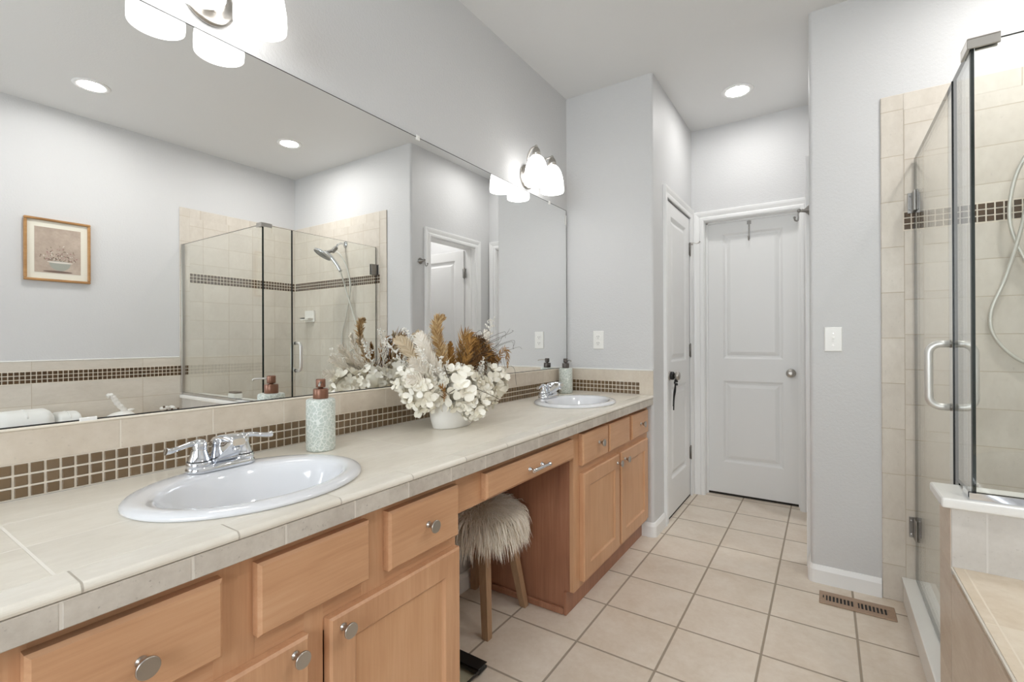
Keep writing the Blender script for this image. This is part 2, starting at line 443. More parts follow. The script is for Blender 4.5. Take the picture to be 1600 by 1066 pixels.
def mosaic(mb, o, du, dv, nn, nu, nv, pitch=.0248, size=.0204, t=.003):
    o, du, dv, nn = map(Vector, (o, du, dv, nn)); b = .0016
    for i in range(nu):
        for j in range(nv):
            c = o + du * ((i + .5) * pitch) + dv * ((j + .5) * pitch); hs = size / 2
            lo = [c + du * (x * hs) + dv * (y * hs) for x, y in ((-1, -1), (1, -1), (1, 1), (-1, 1))]
            hi = [c + du * (x * (hs - b)) + dv * (y * (hs - b)) + nn * t for x, y in ((-1, -1), (1, -1), (1, 1), (-1, 1))]
            mid = [p + nn * (t - b * .7) for p in lo]
            mb.add(lo + mid + hi, [[0, 1, 5, 4], [1, 2, 6, 5], [2, 3, 7, 6], [3, 0, 4, 7], [4, 5, 9, 8], [5, 6, 10, 9], [6, 7, 11, 10], [7, 4, 8, 11], [8, 9, 10, 11]])

def slab_with_hole(mb, outer, hole, z1, z0, mat=0):
    """flat slab (xy outline) with one opening"""
    bm = bmesh.new()
    def ring(pts):
        vs = [bm.verts.new((x, y, z1)) for x, y in pts]
        return [bm.edges.new((vs[i], vs[(i + 1) % len(vs)])) for i in range(len(vs))]
    ed = []
    for pts in [outer] + hole: ed += ring(pts)
    bmesh.ops.triangle_fill(bm, edges=ed, use_beauty=True, use_dissolve=False)
    ex = bmesh.ops.extrude_face_region(bm, geom=list(bm.faces))
    for e in ex['geom']:
        if isinstance(e, bmesh.types.BMVert): e.co.z = z0
    mb.bm(bm, mat)
def ellipse(cx, cy, a, b, n=64): return [(cx + b * math.cos(2 * PI * i / n), cy + a * math.sin(2 * PI * i / n)) for i in range(n)]
def smooth_path(pts, n=8):
    pts = [Vector(p) for p in pts]; out = []
    q = [pts[0] * 2 - pts[1]] + pts + [pts[-1] * 2 - pts[-2]]
    for i in range(1, len(q) - 2):
        for k in range(n):
            t = k / n; a, b, c, d = q[i - 1:i + 3]
            out.append(.5 * ((2 * b) + (c - a) * t + (2 * a - 5 * b + 4 * c - d) * t * t + (3 * b - a - 3 * c + d) * t ** 3))
    out.append(pts[-1]); return out

# ================================================================== ROOM SHELL
struct(MB().box(-.12, 3.08, -1.72, 4.6, -.10, 0).build('floor', 'floor'))
struct(MB().box(-.12, 3.08, -1.72, 4.6, H, H + .10).build('ceiling', 'ceil'))
struct(MB().box(-.12, 0, -1.72, YS + .11, 0, H).build('wall_left', 'wall'))
struct(MB().box(W, W + .12, -1.72, YR + .11, 0, H).build('wall_right', 'wall'))
# back wall with a big window (behind the camera)
wx0, wx1, wz0, wz1 = .55, 2.15, .90, 2.30
b = MB(); b.box(0, wx0, YB - .12, YB, 0, H); b.box(wx1, W, YB - .12, YB, 0, H); b.box(wx0, wx1, YB - .12, YB, 0, wz0); b.box(wx0, wx1, YB - .12, YB, wz1, H)
struct(b.build('wall_back', 'wall', weld=False))
b = MB()
for a in ((wx0, wx0 + .05, wz0, wz1), (wx1 - .05, wx1, wz0, wz1), (1.325, 1.375, wz0, wz1), (wx0, wx1, wz0, wz0 + .05), (wx0, wx1, wz1 - .05, wz1)):
    b.box(a[0], a[1], YB - .09, YB - .04, a[2], a[3], .004)
win = struct(b.build('window_1', 'white', weld=False))
MB().box(wx0 + .05, wx1 - .05, YB - .068, YB - .062, wz0 + .05, wz1 - .05).build('pane', 'pane', win)
MB().box(wx0 - .04, wx1 + .04, YB - .04, YB + .05, wz0 - .03, wz0, .005).build('window_sill', 'white', win)

def arc(cx, cy, r, a0, a1, n=6): return [(cx + r * math.cos(a0 + (a1 - a0) * i / n), cy + r * math.sin(a0 + (a1 - a0) * i / n)) for i in range(n + 1)]
R = .018
# nook wall at the vanity's end + hall left side with the closet door opening
LY0, LY1, LTOP = 3.100, 3.722, 2.088
b = MB()
poly = [(0, YS)] + arc(XS - R, YS + R, R, -PI / 2, 0) + [(XS, LY0 - .012), (XS - .11, LY0 - .012), (XS - .11, YS + .11), (0, YS + .11)]
b.prism(poly, 0, H)
b.box(XS - .11, XS, LY1 + .012, YF, 0, H); b.box(XS - .11, XS, LY0 - .012, LY1 + .012, LTOP + .012, H)
b.box(0, .02, YS + .11, YF, 0, H)
struct(b.build('wall_nook', 'wall', weld=False))
# far wall with a door opening
FX0, FX1, FTOP = .665, 1.277, 2.066
b = MB(); b.box(0, FX0 - .012, YF, YF + .12, 0, H); b.box(FX1 + .012, 2.55, YF, YF + .12, 0, H); b.box(FX0 - .012, FX1 + .012, YF, YF + .12, FTOP + .012, H)
struct(b.build('wall_far', 'wall', weld=False))
# switch wall: painted pier, and the shower wall behind the tile, rounded hall corner; hall right side with its doorway
DY0, DY1, DTOP = 2.957, 3.560, 2.046
b = MB()
poly = arc(XH + R, YR + R, R, PI, 1.5 * PI) + [(W, YR), (W, YR + .11), (XH + .11, YR + .11), (XH + .11, DY0 - .012), (XH, DY0 - .012)]
b.prism(poly, 0, H)
struct(b.build('wall_shower', 'wall', weld=False))
b = MB(); b.box(XH, XH + .11, DY1 + .012, YF, 0, H); b.box(XH, XH + .11, DY0 - .012, DY1 + .012, DTOP + .012, H)
struct(b.build('wall_hall', 'wall', weld=False))
struct(MB().box(2.45, 2.55, YR + .11, YF, 0, H).build('wall_beyond', 'wall'))

# door leaf shape
DP = [(.006, -.004), (.014, -.011), (.026, -.0125), (.040, -.006), (.052, -.002), (.058, -.002)]
def leaf(mb, M4, Wd, Ht, px0, px1, T=.035):
    panelled(mb, M4, Wd, Ht, T, [(px0, px1, .235, .850), (px0, px1, 1.015, Ht - .090)], DP, .002)
def knob_set(parent, o, axis, nm='door_knob'):
    b = MB(); b.lathe([(.031, 0), (.031, .004), (.027, .008), (.012, .010), (.011, .026), (.013, .032), (.024, .040), (.0285, .050), (.028, .058), (.022, .066), (.008, .069)], o, axis, 24)
    return b.build(nm, 'nickel', parent)
def hinge(mb, o, ax, n):
    """knuckle + leaf, o centre on the wall face"""
    o = Vector(o); ax = Vector(ax); n = Vector(n)
    mb.tube([o + n * .006 + Vector((0, 0, -.045)), o + n * .006 + Vector((0, 0, .045))], .0055, 10)
    for k in (-1, 1): mb.ball(o + n * .006 + Vector((0, 0, .048 * k)), .0055, 8)
    for s_ in (-1, 1):
        c = o + ax * (.012 * s_) + n * .001
        mb.box(c.x - abs(ax.x) * .009 - .0012, c.x + abs(ax.x) * .009 + .0012, c.y - abs(ax.y) * .009 - .0012, c.y + abs(ax.y) * .009 + .0012, c.z - .044, c.z + .044)

# --- door_1: closet door on the hall's left side, hinged at its far edge
d1 = thing('door_1', None, None, (XS, LY0, 0)); del d1['label']; del d1['category']; struct(d1)
b = MB(); leaf(b, frame_mat((0, 1, 0), (0, 0, 1), (1, 0, 0), (XS, LY0 + .003, .012)), LY1 - LY0 - .006, LTOP - .015, .105, LY1 - LY0 - .111)
b.build('leaf', 'door', d1)
b = MB(); casing(b, frame_mat((0, 1, 0), (0, 0, 1), (1, 0, 0), (XS, 0, 0)), LY0 - .006, min(LY1 + .006, 9), LTOP + .006, [(min(d, .066), h) for d, h in CAS])
b.build('casing', 'white', d1)
for z in (1.856, 1.095, .327):
    b = MB(); hinge(b, (XS, LY1 + .002, z), (0, 1, 0), (1, 0, 0)); b.build('door_hinge', 'nickel_d', d1)
kz = .940; ky = LY0 + .062
knob_set(d1, (XS, ky, kz), (1, 0, 0))
b = MB(); b.tube(smooth_path([(XS + .006, LY1, 1.905), (XS + .03, LY1 + .004, 1.903), (XS + .055, LY1 + .012, 1.897), (XS + .07, LY1 + .018, 1.906)], 5), .003, 8); b.ball((XS + .071, LY1 + .018, 1.909), .006, 10); b.ball((XS + .02, LY1 + .002, 1.893), .007, 10)
b.build('hinge_pin_stop', 'nickel', d1)
MB().box(XS - .03, XS - .002, LY0, LY1, 0.0005, .013).build('gap_shade_strip', 'gap_shade', d1)  # dark strip painting the shade in the gap below the leaf

# --- door_2: door at the end of the hall
d2 = thing('door_2', None, None, (FX0, YF, 0)); del d2['label']; del d2['category']; struct(d2)
FD = .082
b = MB(); leaf(b, frame_mat((1, 0, 0), (0, 0, 1), (0, -1, 0), (FX0 + .003, YF + FD, .016)), FX1 - FX0 - .006, FTOP - .018, .112, .508)
b.build('leaf', 'door', d2)
b = MB(); casing(b, frame_mat((1, 0, 0), (0, 0, 1), (0, -1, 0), (0, YF, 0)), FX0 - .004, FX1 + .006, FTOP + .004, [(min(d, .070), h) for d, h in CAS])
b.build('casing', 'white', d2)
b = MB(); b.box(FX0 - .012, FX0, YF + .001, YF + .119, 0, FTOP + .012); b.box(FX1, FX1 + .012, YF + .001, YF + .119, 0, FTOP + .012); b.box(FX0, FX1, YF + .001, YF + .119, FTOP, FTOP + .012)
b.box(FX0, FX0 + .010, YF + FD - .014, YF + FD - .002, 0, FTOP); b.box(FX1 - .010, FX1, YF + FD - .014, YF + FD - .002, 0, FTOP); b.box(FX0, FX1, YF + FD - .014, YF + FD - .002, FTOP - .010, FTOP)
b.build('jamb', 'white', d2)
knob_set(d2, (1.223, YF + FD, .936), (0, -1, 0))
MB().box(FX0, FX1, YF + FD + .002, YF + .118, .0005, .0155).build('gap_shade_strip', 'gap_shade', d2)  # dark strip for carpet and shade in the gap below the far door

# --- door_3: doorway on the hall's right side, leaf standing open in the small room beyond
d3 = thing('door_3', None, None, (XH, DY0, 0)); del d3['label']; del d3['category']; struct(d3)
b = MB(); casing(b, frame_mat((0, 1, 0), (0, 0, 1), (-1, 0, 0), (XH, 0, 0)), DY0 - .006, DY1 + .006, DTOP + .006, [(min(d, .072), h) for d, h in CAS])
b.build('casing', 'white', d3)
b = MB(); b.box(XH + .001, XH + .119, DY0 - .012, DY0, 0, DTOP + .012); b.box(XH + .001, XH + .119, DY1, DY1 + .012, 0, DTOP + .012); b.box(XH + .001, XH + .119, DY0, DY1, DTOP, DTOP + .012)
b.box(XH + .04, XH + .052, DY0, DY0 + .01, 0, DTOP); b.box(XH + .04, XH + .052, DY1 - .01, DY1, 0, DTOP)
b.build('jamb', 'white', d3)
b = MB(); leaf(b, frame_mat((1, 0, 0), (0, 0, 1), (0, -1, 0), (XH + .125, DY1 - .012, .014)), .60, DTOP - .018, .108, .492)
b.build('leaf', 'door', d3)
for z in (1.82, 1.05, .25):
    b = MB(); hinge(b, (XH + .113, DY1 - .012, z), (1, 0, 0), (0, -1, 0)); b.build('door_hinge', 'nickel_d', d3)

# baseboards
b = MB(); base_mould(b, [(XS + .0, LY0 - .078), (XS, YS + R)] + arc(XS - R, YS + R, R, 0, -PI / 2, 4)[1:-1] + [(XS - R, YS), (.49, YS)][:2])
struct(b.build('baseboard_nook', 'white', weld=False))
b = MB(); base_mould(b, [(XT - .002, YR), (XH + R, YR)] + arc(XH + R, YR + R, R, 1.5 * PI, PI, 4)[1:-1] + [(XH, YR + R), (XH, DY0 - .079)])
struct(b.build('baseboard_hall', 'white', weld=False))
b = MB(); base_mould(b, [(0, 1.812), (0, 1.06)])
struct(b.build('baseboard_left', 'white'))

# ================================================================== MIRROR
MY0, MY1, MZ0, MZ1 = .06, YS - .018, .998, 2.026
mr = thing('wall_mirror', 'wide frameless wall mirror above the vanity counter', 'mirror', (0, MY0, MZ0))
MB().box(.0005, .0062, MY0, MY1, MZ0, MZ1, .001).build('mirror_glass', 'mirror', mr)
b = MB(); b.box(.0005, .0068, MY0, MY1, MZ0 - .0022, MZ0 - .0001); b.box(.0005, .0068, MY1 + .0001, MY1 + .003, MZ0, MZ1); b.box(.0005, .0066, MY0, MY1, MZ1 + .0001, MZ1 + .0016)
b.build('tarnished_edge', 'slot', mr)
for y, z, kind in ((1.438, MZ1, 't'), (2.572, MZ1, 't'), (.373, MZ0, 'b'), (1.55, MZ0, 'b')):
    b = MB()
    if kind == 't':
        b.box(.0064, .0095, y - .011, y + .011, z - .012, z + .010, .002); b.lathe([(.004, 0), (.004, .0015), (.002, .0025)], (.0095, y, z + .003), (1, 0, 0), 10)
    else: b.box(.0070, .0095, y - .016, y + .016, z - .005, z + .005, .0015)
    b.build('mirror_clip', 'plastic', mr)
b = MB(); b.box(.0068, .0085, MY1 - .02, MY1 + .001, 1.93, 1.995, .001); b.build('edge_protector', 'plastic', mr)

# ================================================================== VANITY: cabinets
CY0 = .085
KP = [(.0075, 0), (.0085, .0015), (.0085, .003), (.006, .0045), (.0055, .011), (.009, .018), (.0145, .0235), (.0165, .026), (.0165, .0285), (.0155, .030)]
def knob(parent, y, z, x=XD):
    b = MB(); b.lathe(KP, (x, y, z), (1, 0, 0), 24, cap0=False)
    return b.build('knob', 'nickel', parent)
MX = lambda y, z, x=XD: frame_mat((0, 1, 0), (0, 0, 1), (1, 0, 0), (x, y, z))
def drawer(parent, y0, y1, z0, z1, name='drawer', kn=None, T=.018):
    b = MB(); panelled(b, MX(y0, z0), y1 - y0, z1 - z0, XD - XFR - .0004, [], [], .006)
    d = b.build(name, 'wood_h', parent)
    if kn: knob(d, *kn)
    return d
SH = [(.0015, -.001), (.005, -.006), (.009, -.0085), (.0095, -.0085)]
def cab_door(parent, y0, y1, z0, z1, kn, st=.062):
    Wd, Ht = y1 - y0, z1 - z0
    b = MB(); panelled(b, MX(y0, z0), Wd, Ht, XD - XFR - .0004, [(st, Wd - st, st, Ht - st)], SH, .005, 0, 1)
    d = b.build('door', ['wood_v', 'wood_p'], parent)
    knob(d, *kn); return d

def carcass(root, y0, y1, stiles, sideL=True, drawer_rail=(.606, .618)):
    # face frame: stiles + rails, one mesh; hollow box behind
    b = MB(); x0 = XFR - .019
    for a, c in stiles:
        b = MB(); b.box(x0, XFR, a, c, .10, ZB, .0008); b.build('frame_stile', 'wood_v', root)
    for z0_, z1_ in ((.745, ZB), (.560, .650), (.10, .15)):
        b = MB(); b.box(x0 + .0002, XFR - .0004, y0 + .01, y1 - .01, z0_ + .0001, z1_ - .0001); b.build('frame_rail', 'wood_h', root)
    for a in (y0, y1 - .016):
        b = MB(); b.add([(x_, y_, z_) for y_ in (a, a + .016) for x_, z_ in ((.002, .0005), (.487, .0005), (.487, .10), (x0 - .0002, .10), (x0 - .0002, ZB - .001), (.002, ZB - .001))],
                        [[0, 1, 2, 3, 4, 5], [11, 10, 9, 8, 7, 6]] + [[i, (i + 1) % 6, 6 + (i + 1) % 6, 6 + i] for i in range(6)])
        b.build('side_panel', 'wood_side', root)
    b = MB(); b.box(.002, x0 - .0002, y0 + .0165, y1 - .0165, .10, .115); b.box(.002, .008, y0 + .0165, y1 - .0165, .115, ZB - .17)
    b.build('cabinet_back', 'wood_in', root)
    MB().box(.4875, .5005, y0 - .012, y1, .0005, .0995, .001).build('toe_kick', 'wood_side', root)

v1 = thing('vanity_cabinet', 'maple vanity cabinet under the nearer sink, left of the knee space', 'cabinet', (0, CY0, 0), 'maple vanity base units')
carcass(v1, CY0, 1.052, [(CY0, .172), (.402, .475), (.575, .620), (.720, .790), (1.034, 1.052)])
drawer(v1, .165, .410, .628, .765, kn=(.290, .690))
drawer(v1, .471, .727, .628, .765, 'false_drawer_front')
drawer(v1, .785, 1.043, .622, .765, kn=(.916, .694))
cab_door(v1, .145, .573, .132, .583, (.541, .560))
cab_door(v1, .622, 1.047, .132, .588, (.652, .560))

v2 = thing('vanity_cabinet', 'maple vanity cabinet under the far sink, three small fronts over two doors', 'cabinet', (0, 1.822, 0), 'maple vanity base units')
carcass(v2, 1.822, 2.815, [(1.822, 1.885), (2.155, 2.185), (2.290, 2.338), (2.452, 2.500), (2.765, 2.815)])
drawer(v2, 1.873, 2.157, .633, .770, kn=(2.040, .706))
drawer(v2, 2.178, 2.458, .633, .768, 'false_drawer_front')
drawer(v2, 2.497, 2.768, .633, .766, kn=(2.630, .702))
cab_door(v2, 1.880, 2.305, .130, .598, (2.268, .560))
cab_door(v2, 2.332, 2.764, .130, .600, (2.372, .560))
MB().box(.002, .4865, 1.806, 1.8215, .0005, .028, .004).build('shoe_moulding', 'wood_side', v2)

v3 = thing('vanity_apron', 'maple apron with a wide pencil drawer over the knee space', 'drawer unit', (0, 1.0525, 0), 'maple vanity base units')
b = MB(); b.box(XFR - .019, XFR, 1.0525, 1.8215, .671, ZB, .0008); b.build('apron_board', 'wood_h', v3)
d = drawer(v3, 1.176, 1.784, .684, .764)
b = MB()
for y in (1.428, 1.512): b.lathe([(.0085, 0), (.0085, .002), (.005, .004), (.0045, .020), (.006, .023)], (XD, y, .722), (1, 0, 0), 14, cap0=False)
b.tube([(XD + .025, 1.405, .722), (XD + .025, 1.412, .722), (XD + .025, 1.528, .722), (XD + .025, 1.535, .722)], [.004, .0065, .0065, .004], 14)
for y in (1.412, 1.528): b.lathe([(.0078, -.004), (.0085, 0), (.0078, .004)], (XD + .025, y, .722), (0, 1, 0), 14)
b.build('bar_pull', 'chrome', d)
b = MB(); b.box(.05, XFR - .02, 1.19, 1.77, .688, .700); b.build('drawer_bottom', 'wood_in', v3)

# ================================================================== COUNTER, BACKSPLASH, SINKS
S1 = (.322, .590); S2 = (.316, 2.285); SA, SB = .250, .206
CX0 = .011
ct = thing('countertop', 'long cream tiled countertop running the whole vanity', 'countertop', (0, CY0 - .02, ZB))
ce = CY0 - .02
b = MB()
slab_with_hole(b, [(CX0, ce), (.510, ce), (.510, YS - .011), (CX0, YS - .011)], [ellipse(S1[0], S1[1], SA - .018, SB - .018), ellipse(S2[0], S2[1], SA - .018, SB - .018)], ZC, ZC - .022)
b.build('tiled_top', 'counter', ct)
b = MB()   # front row of bullnose tiles with a rounded nose
prof = [(.5105, ZC - .022), (.5105, ZC)] + [(.566 + .009 * math.sin(t), ZC - .009 + .009 * math.cos(t)) for t in [PI / 2 * i / 5 for i in range(6)]] + [(.574, ZC - .013), (.570, ZC - .0155), (.566, ZC - .016)]
n = len(prof)
L0 = [Vector((x, ce, z)) for x, z in prof]; L1 = [Vector((x, YS - .011, z)) for x, z in prof]
b.loft([L0, L1], cap0=True, cap1=True, smooth=False)
b.build('bullnose_row', 'counter_row', ct)
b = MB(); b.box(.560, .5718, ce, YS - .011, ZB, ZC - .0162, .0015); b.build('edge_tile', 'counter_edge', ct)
b = MB()   # wooden substrate carrying the tile, in strips clear of the sinks
for y0, y1 in ((ce, S1[1] - SA - .03), (S1[1] + SA + .03, S2[1] - SA - .03), (S2[1] + SA + .03, YS - .011)):
    b.box(.012, .5595, y0, y1, ZB, ZC - .0225)
b.box(.532, .5595, ce, YS - .011, ZB, ZC - .0225)
b.build('substrate', 'wood_in', ct)

bs = thing('backsplash', 'beige tile backsplash with a brown mosaic band below the mirror', 'backsplash', (0, ce, ZC), 'tile backsplashes')
b = MB(); b.box(.0005, .0095, ce, YS - .0005, .9215, .989); b.build('upper_tile', 'bs_tile', bs)
b = MB(); b.box(.0005, .0105, ce, YS - .0005, .9892, .9958, .002); b.build('cap_strip', 'grout', bs)
b = MB(); b.box(.0005, .0082, ce, YS - .0005, ZC + .0002, .9213); b.build('grout_bed', 'grout', bs)
b = MB(); NM = int((YS - .013 - ce) / .0248); mosaic(b, (.0082, YS - .013 - NM * .0248, .8465), (0, 1, 0), (0, 0, 1), (1, 0, 0), NM, 3)
b.build('mosaic_band', 'mosaic', bs)
bs = thing('backsplash', 'short beige tile backsplash with mosaic on the end wall beside the far sink', 'backsplash', (.012, YS, ZC), 'tile backsplashes')
b = MB(); b.box(.0108, XE - .0005, YS - .0095, YS - .0005, .9215, .989); b.box(.4925, XE - .0005, YS - .0095, YS - .0005, ZC + .0002, .9213); b.build('upper_tile', 'bs_tile_x', bs)
b = MB(); b.box(.0108, XE - .0005, YS - .0105, YS - .0005, .9892, .9975, .002); b.build('cap_strip', 'capwhite', bs)
b = MB(); b.box(.0108, .492, YS - .0082, YS - .0005, ZC + .0002, .9213); b.build('grout_bed', 'grout', bs)
b = MB(); mosaic(b, (.491 - 19 * .0248, YS - .0082, .8465), (1, 0, 0), (0, 0, 1), (0, -1, 0), 19, 3); b.build('mosaic_band', 'mosaic', bs)

def make_sink(c, label):
    cx, cy = c
    t = thing('sink', label, 'sink', (cx, cy, ZC), 'white oval drop-in sinks')
    def E(a, b_, z, dx=0.): return [Vector((cx + dx + b_ * math.cos(2 * PI * i / 72), cy + a * math.sin(2 * PI * i / 72), ZC + z)) for i in range(72)]
    loops = [E(SA - .004, SB - .004, .0003), E(SA, SB, .003), E(SA - .001, SB - .001, .008), E(SA - .006, SB - .006, .0125), E(SA - .016, SB - .016, .0155), E(SA - .030, SB - .030, .0155, .001),
             E(.214, .163, .0145, .010), E(.204, .153, .0125, .013), E(.199, .148, .008, .014), E(.194, .143, .000, .015), E(.186, .136, -.020, .016), E(.170, .122, -.060, .018), E(.140, .100, -.100, .020), E(.090, .066, -.125, .022), E(.030, .028, -.134, .018)]
    MB().loft(loops, cap1=False).build('basin', 'porcelain', t, fix=True)
    b = MB(); b.lathe([(.030, .0), (.030, .003), (.022, .004), (.018, -.004)], (cx + .018, cy, ZC - .135), (0, 0, 1), 20); b.build('drain', 'chrome', t)
    return t
make_sink(S1, 'white oval drop-in sink close to the camera')
make_sink(S2, 'white oval drop-in sink at the far end of the counter')

def make_faucet(c, label):
    fx, fy = c; z = ZC + .0158
    t = thing('faucet', label, 'faucet', (fx, fy, z), 'chrome two-handle faucets')
    b = MB()
    def stad(w_, d_, zz, n=28):
        out = []
        for i in range(n):
            a = 2 * PI * i / n; k = (w_ - d_)
            out.append(Vector((fx + d_ * math.cos(a), fy + d_ * math.sin(a) + (k if math.sin(a) > 0 else -k), z + zz)))
        return out
    b.loft([stad(.080, .030, 0), stad(.080, .030, .006), stad(.077, .028, .013), stad(.071, .023, .017)], cap0=True, cap1=True)
    b.build('base_plate', 'chrome', t)
    # spout: tapered body rising toward the user
    def sect(x, z0, z1, hw):
        r = min(.006, (z1 - z0) * .4); pts = []
        for (yy, zz, a0) in ((hw, z1, 0), (-hw, z1, PI / 2), (-hw, z0, PI), (hw, z0, 1.5 * PI)):
            for k in range(4):
                a = a0 + PI / 2 * k / 3
                pts.append(Vector((fx + x, fy + (yy - math.copysign(r, yy)) + r * math.cos(a), z + (zz - math.copysign(r, zz - (z0 + z1) / 2)) + r * math.sin(a))))
        return pts
    b = MB(); b.loft([sect(-.026, .010, .034, .024), sect(-.014, .010, .060, .027), sect(.012, .011, .080, .0285), sect(.036, .028, .087, .0255), sect(.058, .046, .088, .0215), sect(.078, .060, .085, .0185), sect(.087, .064, .080, .015)], cap0=True, cap1=True)
    b.build('spout', 'chrome', t)
    b = MB(); b.lathe([(.008, 0), (.009, -.010), (.008, -.011)], (fx + .074, fy, z + .060), (0, 0, 1), 14); b.build('aerator', 'chrome', t)
    for s_ in (-1, 1):
        hy = fy + s_ * .051
        b = MB(); b.lathe([(.027, .010), (.0275, .024), (.025, .025), (.0245, .0265), (.0235, .028), (.0195, .040), (.0165, .050), (.0155, .056), (.0165, .060), (.0165, .068), (.0125, .075), (.004, .078)], (fx, hy, z), (0, 0, 1), 24)
        h = b.build('handle', 'chrome', t)
        b = MB(); pts = smooth_path([(fx, hy, z + .066), (fx + .004, hy + s_ * .018, z + .070), (fx + .006, hy + s_ * .040, z + .066), (fx + .008, hy + s_ * .062, z + .062), (fx + .009, hy + s_ * .074, z + .063)], 5)
        k = len(pts); b.tube(pts, [.0098 - .0028 * math.sin(PI * i / (k - 1)) for i in range(k)], 12, flat=.8)
        b.build('lever', 'chrome', h)
        b = MB(); b.lathe([(.0255, 0), (.0256, .0022), (.0255, .003)], (fx, hy, z + .0242), (0, 0, 1), 24); b.build('handle_ring', 'slot', h)
    return t
make_faucet((.155, .593), 'chrome two-handle faucet on the nearer sink')
make_faucet((.149, 2.290), 'chrome two-handle faucet on the far sink')

def make_dispenser(x, y, label, pump, ang):
    t = thing('soap_dispenser', label, 'soap dispenser', (x, y, ZC), 'embossed ceramic soap dispensers')
    b = MB(); b.lathe([(.036, 0.0003), (.0405, .002), (.042, .006), (.042, .148), (.0405, .154), (.037, .156), (.020, .1565)], (x, y, ZC), (0, 0, 1), 40)
    b.build('bottle', 'embossed', t)
    b = MB(); b.lathe([(.0215, .1566), (.022, .158), (.022, .184), (.0205, .1865), (.011, .187)], (x, y, ZC), (0, 0, 1), 28)
    b.build('collar', pump, t)
    b = MB(); b.lathe([(.007, .187), (.007, .190), (.0135, .1905), (.014, .192), (.014, .213), (.0128, .2155), (.006, .216)], (x, y, ZC), (0, 0, 1), 24)
    h = b.build('pump_head', pump, t)
    dx, dy = math.cos(ang), math.sin(ang)
    b = MB(); pts = smooth_path([(x + dx * .013, y + dy * .013, ZC + .206), (x + dx * .035, y + dy * .035, ZC + .206), (x + dx * .055, y + dy * .055, ZC + .204), (x + dx * .060, y + dy * .060, ZC + .199)], 4)
    b.tube(pts, .0034, 10); b.build('nozzle', 'nickel', h)
make_dispenser(.142, .884, 'sage embossed soap dispenser with a copper pump beside the nearer faucet', 'copper', math.radians(-38))
make_dispenser(.072, 2.655, 'sage embossed soap dispenser with a dark grey pump behind the far sink', 'gunmetal', math.radians(-30))

# ================================================================== SCONCES
def make_sconce(cy, label, gap, zb, zp):
    X0 = .122
    t = thing('vanity_sconce', label, 'wall lamp', (0, cy, zp), 'two-light vanity sconces')
    b = MB(); b.lathe([(.066, .0004), (.068, .004), (.068, .010), (.060, .014), (.050, .015), (.040, .030), (.022, .038), (.008, .040)], (0, cy, zp), (1, 0, 0), 32)
    b.build('backplate', 'nickel', t)
    for s_ in (-1, 1):
        y = cy + s_ * gap / 2; zk = zb + .203
        b = MB(); pts = smooth_path([(.036, cy + s_ * .006, zp + .004), (.030, cy + s_ * .025, zp + .040), (.045, cy + s_ * .052, zk - .032), (.085, y - s_ * .006, zk - .006), (.112, y, zk), (X0, y, zk - .004)], 6)
        b.tube(pts, .0055, 10); b.ball((X0, y, zk), .009, 12)
        b.build('arm', 'nickel', t)
        b = MB(); b.lathe([(.008, zk - .003), (.014, zk - .010), (.021, zk - .022), (.0245, zk - .036), (.025, zk - .052)], (X0, y, 0), (0, 0, 1), 24); b.build('socket_cup', 'nickel', t)
        prof = [(.022, .150), (.028, .148), (.040, .136), (.052, .112), (.0605, .082), (.0655, .048), (.067, .016), (.066, 0)]
        prof = [(r_, zb + h_) for r_, h_ in prof]
        b = MB(); b.lathe(prof + [(.063, zb + .001)] + [(r_ - .003, z_) for r_, z_ in prof[::-1][1:]], (X0, y, 0), (0, 0, 1), 36, cap0=False, cap1=False)
        sh = b.build('glass_shade', 'shade', t)
        b = MB(); b.ball((X0, y, zb + .075), .022, 16, 0, 1, 1, 1.25); b.build('bulb', 'lamp_bulb', sh)
M['lamp_bulb'] = emit('lit_bulb', (1, .95, .88, 1), 8)
make_sconce(.632, 'two-light nickel sconce with glowing frosted shades over the nearer sink', .163, 2.048, 2.122)
make_sconce(2.308, 'two-light nickel sconce with glowing frosted shades over the far sink', .178, 2.024, 2.108)

# ================================================================== CEILING LIGHTS
def ceiling_light(x, y, label, lens='lamp'):
    t = thing('ceiling_light', label, 'ceiling light', (x, y, H), 'recessed ceiling lights')
    b = MB(); b.lathe([(.066, -.0035), (.070, -.006), (.082, -.006), (.092, -.003), (.094, -.0003), (.066, -.0003)], (x, y, H), (0, 0, 1), 40, cap0=False, cap1=False); b.build('trim_ring', 'white', t)
    b = MB(); b.lathe([(.0655, -.0006), (.0655, -.0030)], (x, y, H), (0, 0, 1), 40); b.build('lens', lens, t)
ceiling_light(.961, 3.331, 'round recessed ceiling light in the hall before the far door', 'lamp_dim')
ceiling_light(2.385, 1.018, 'round recessed ceiling light over the tub, reflected at the upper left of the mirror')
ceiling_light(2.185, 2.200, 'round recessed ceiling light over the shower, reflected in the mirror')
ceiling_light(1.95, 3.30, 'added unseen ceiling light that lights the small room past the open door')  # added lamp, out of view, put in to light the small room

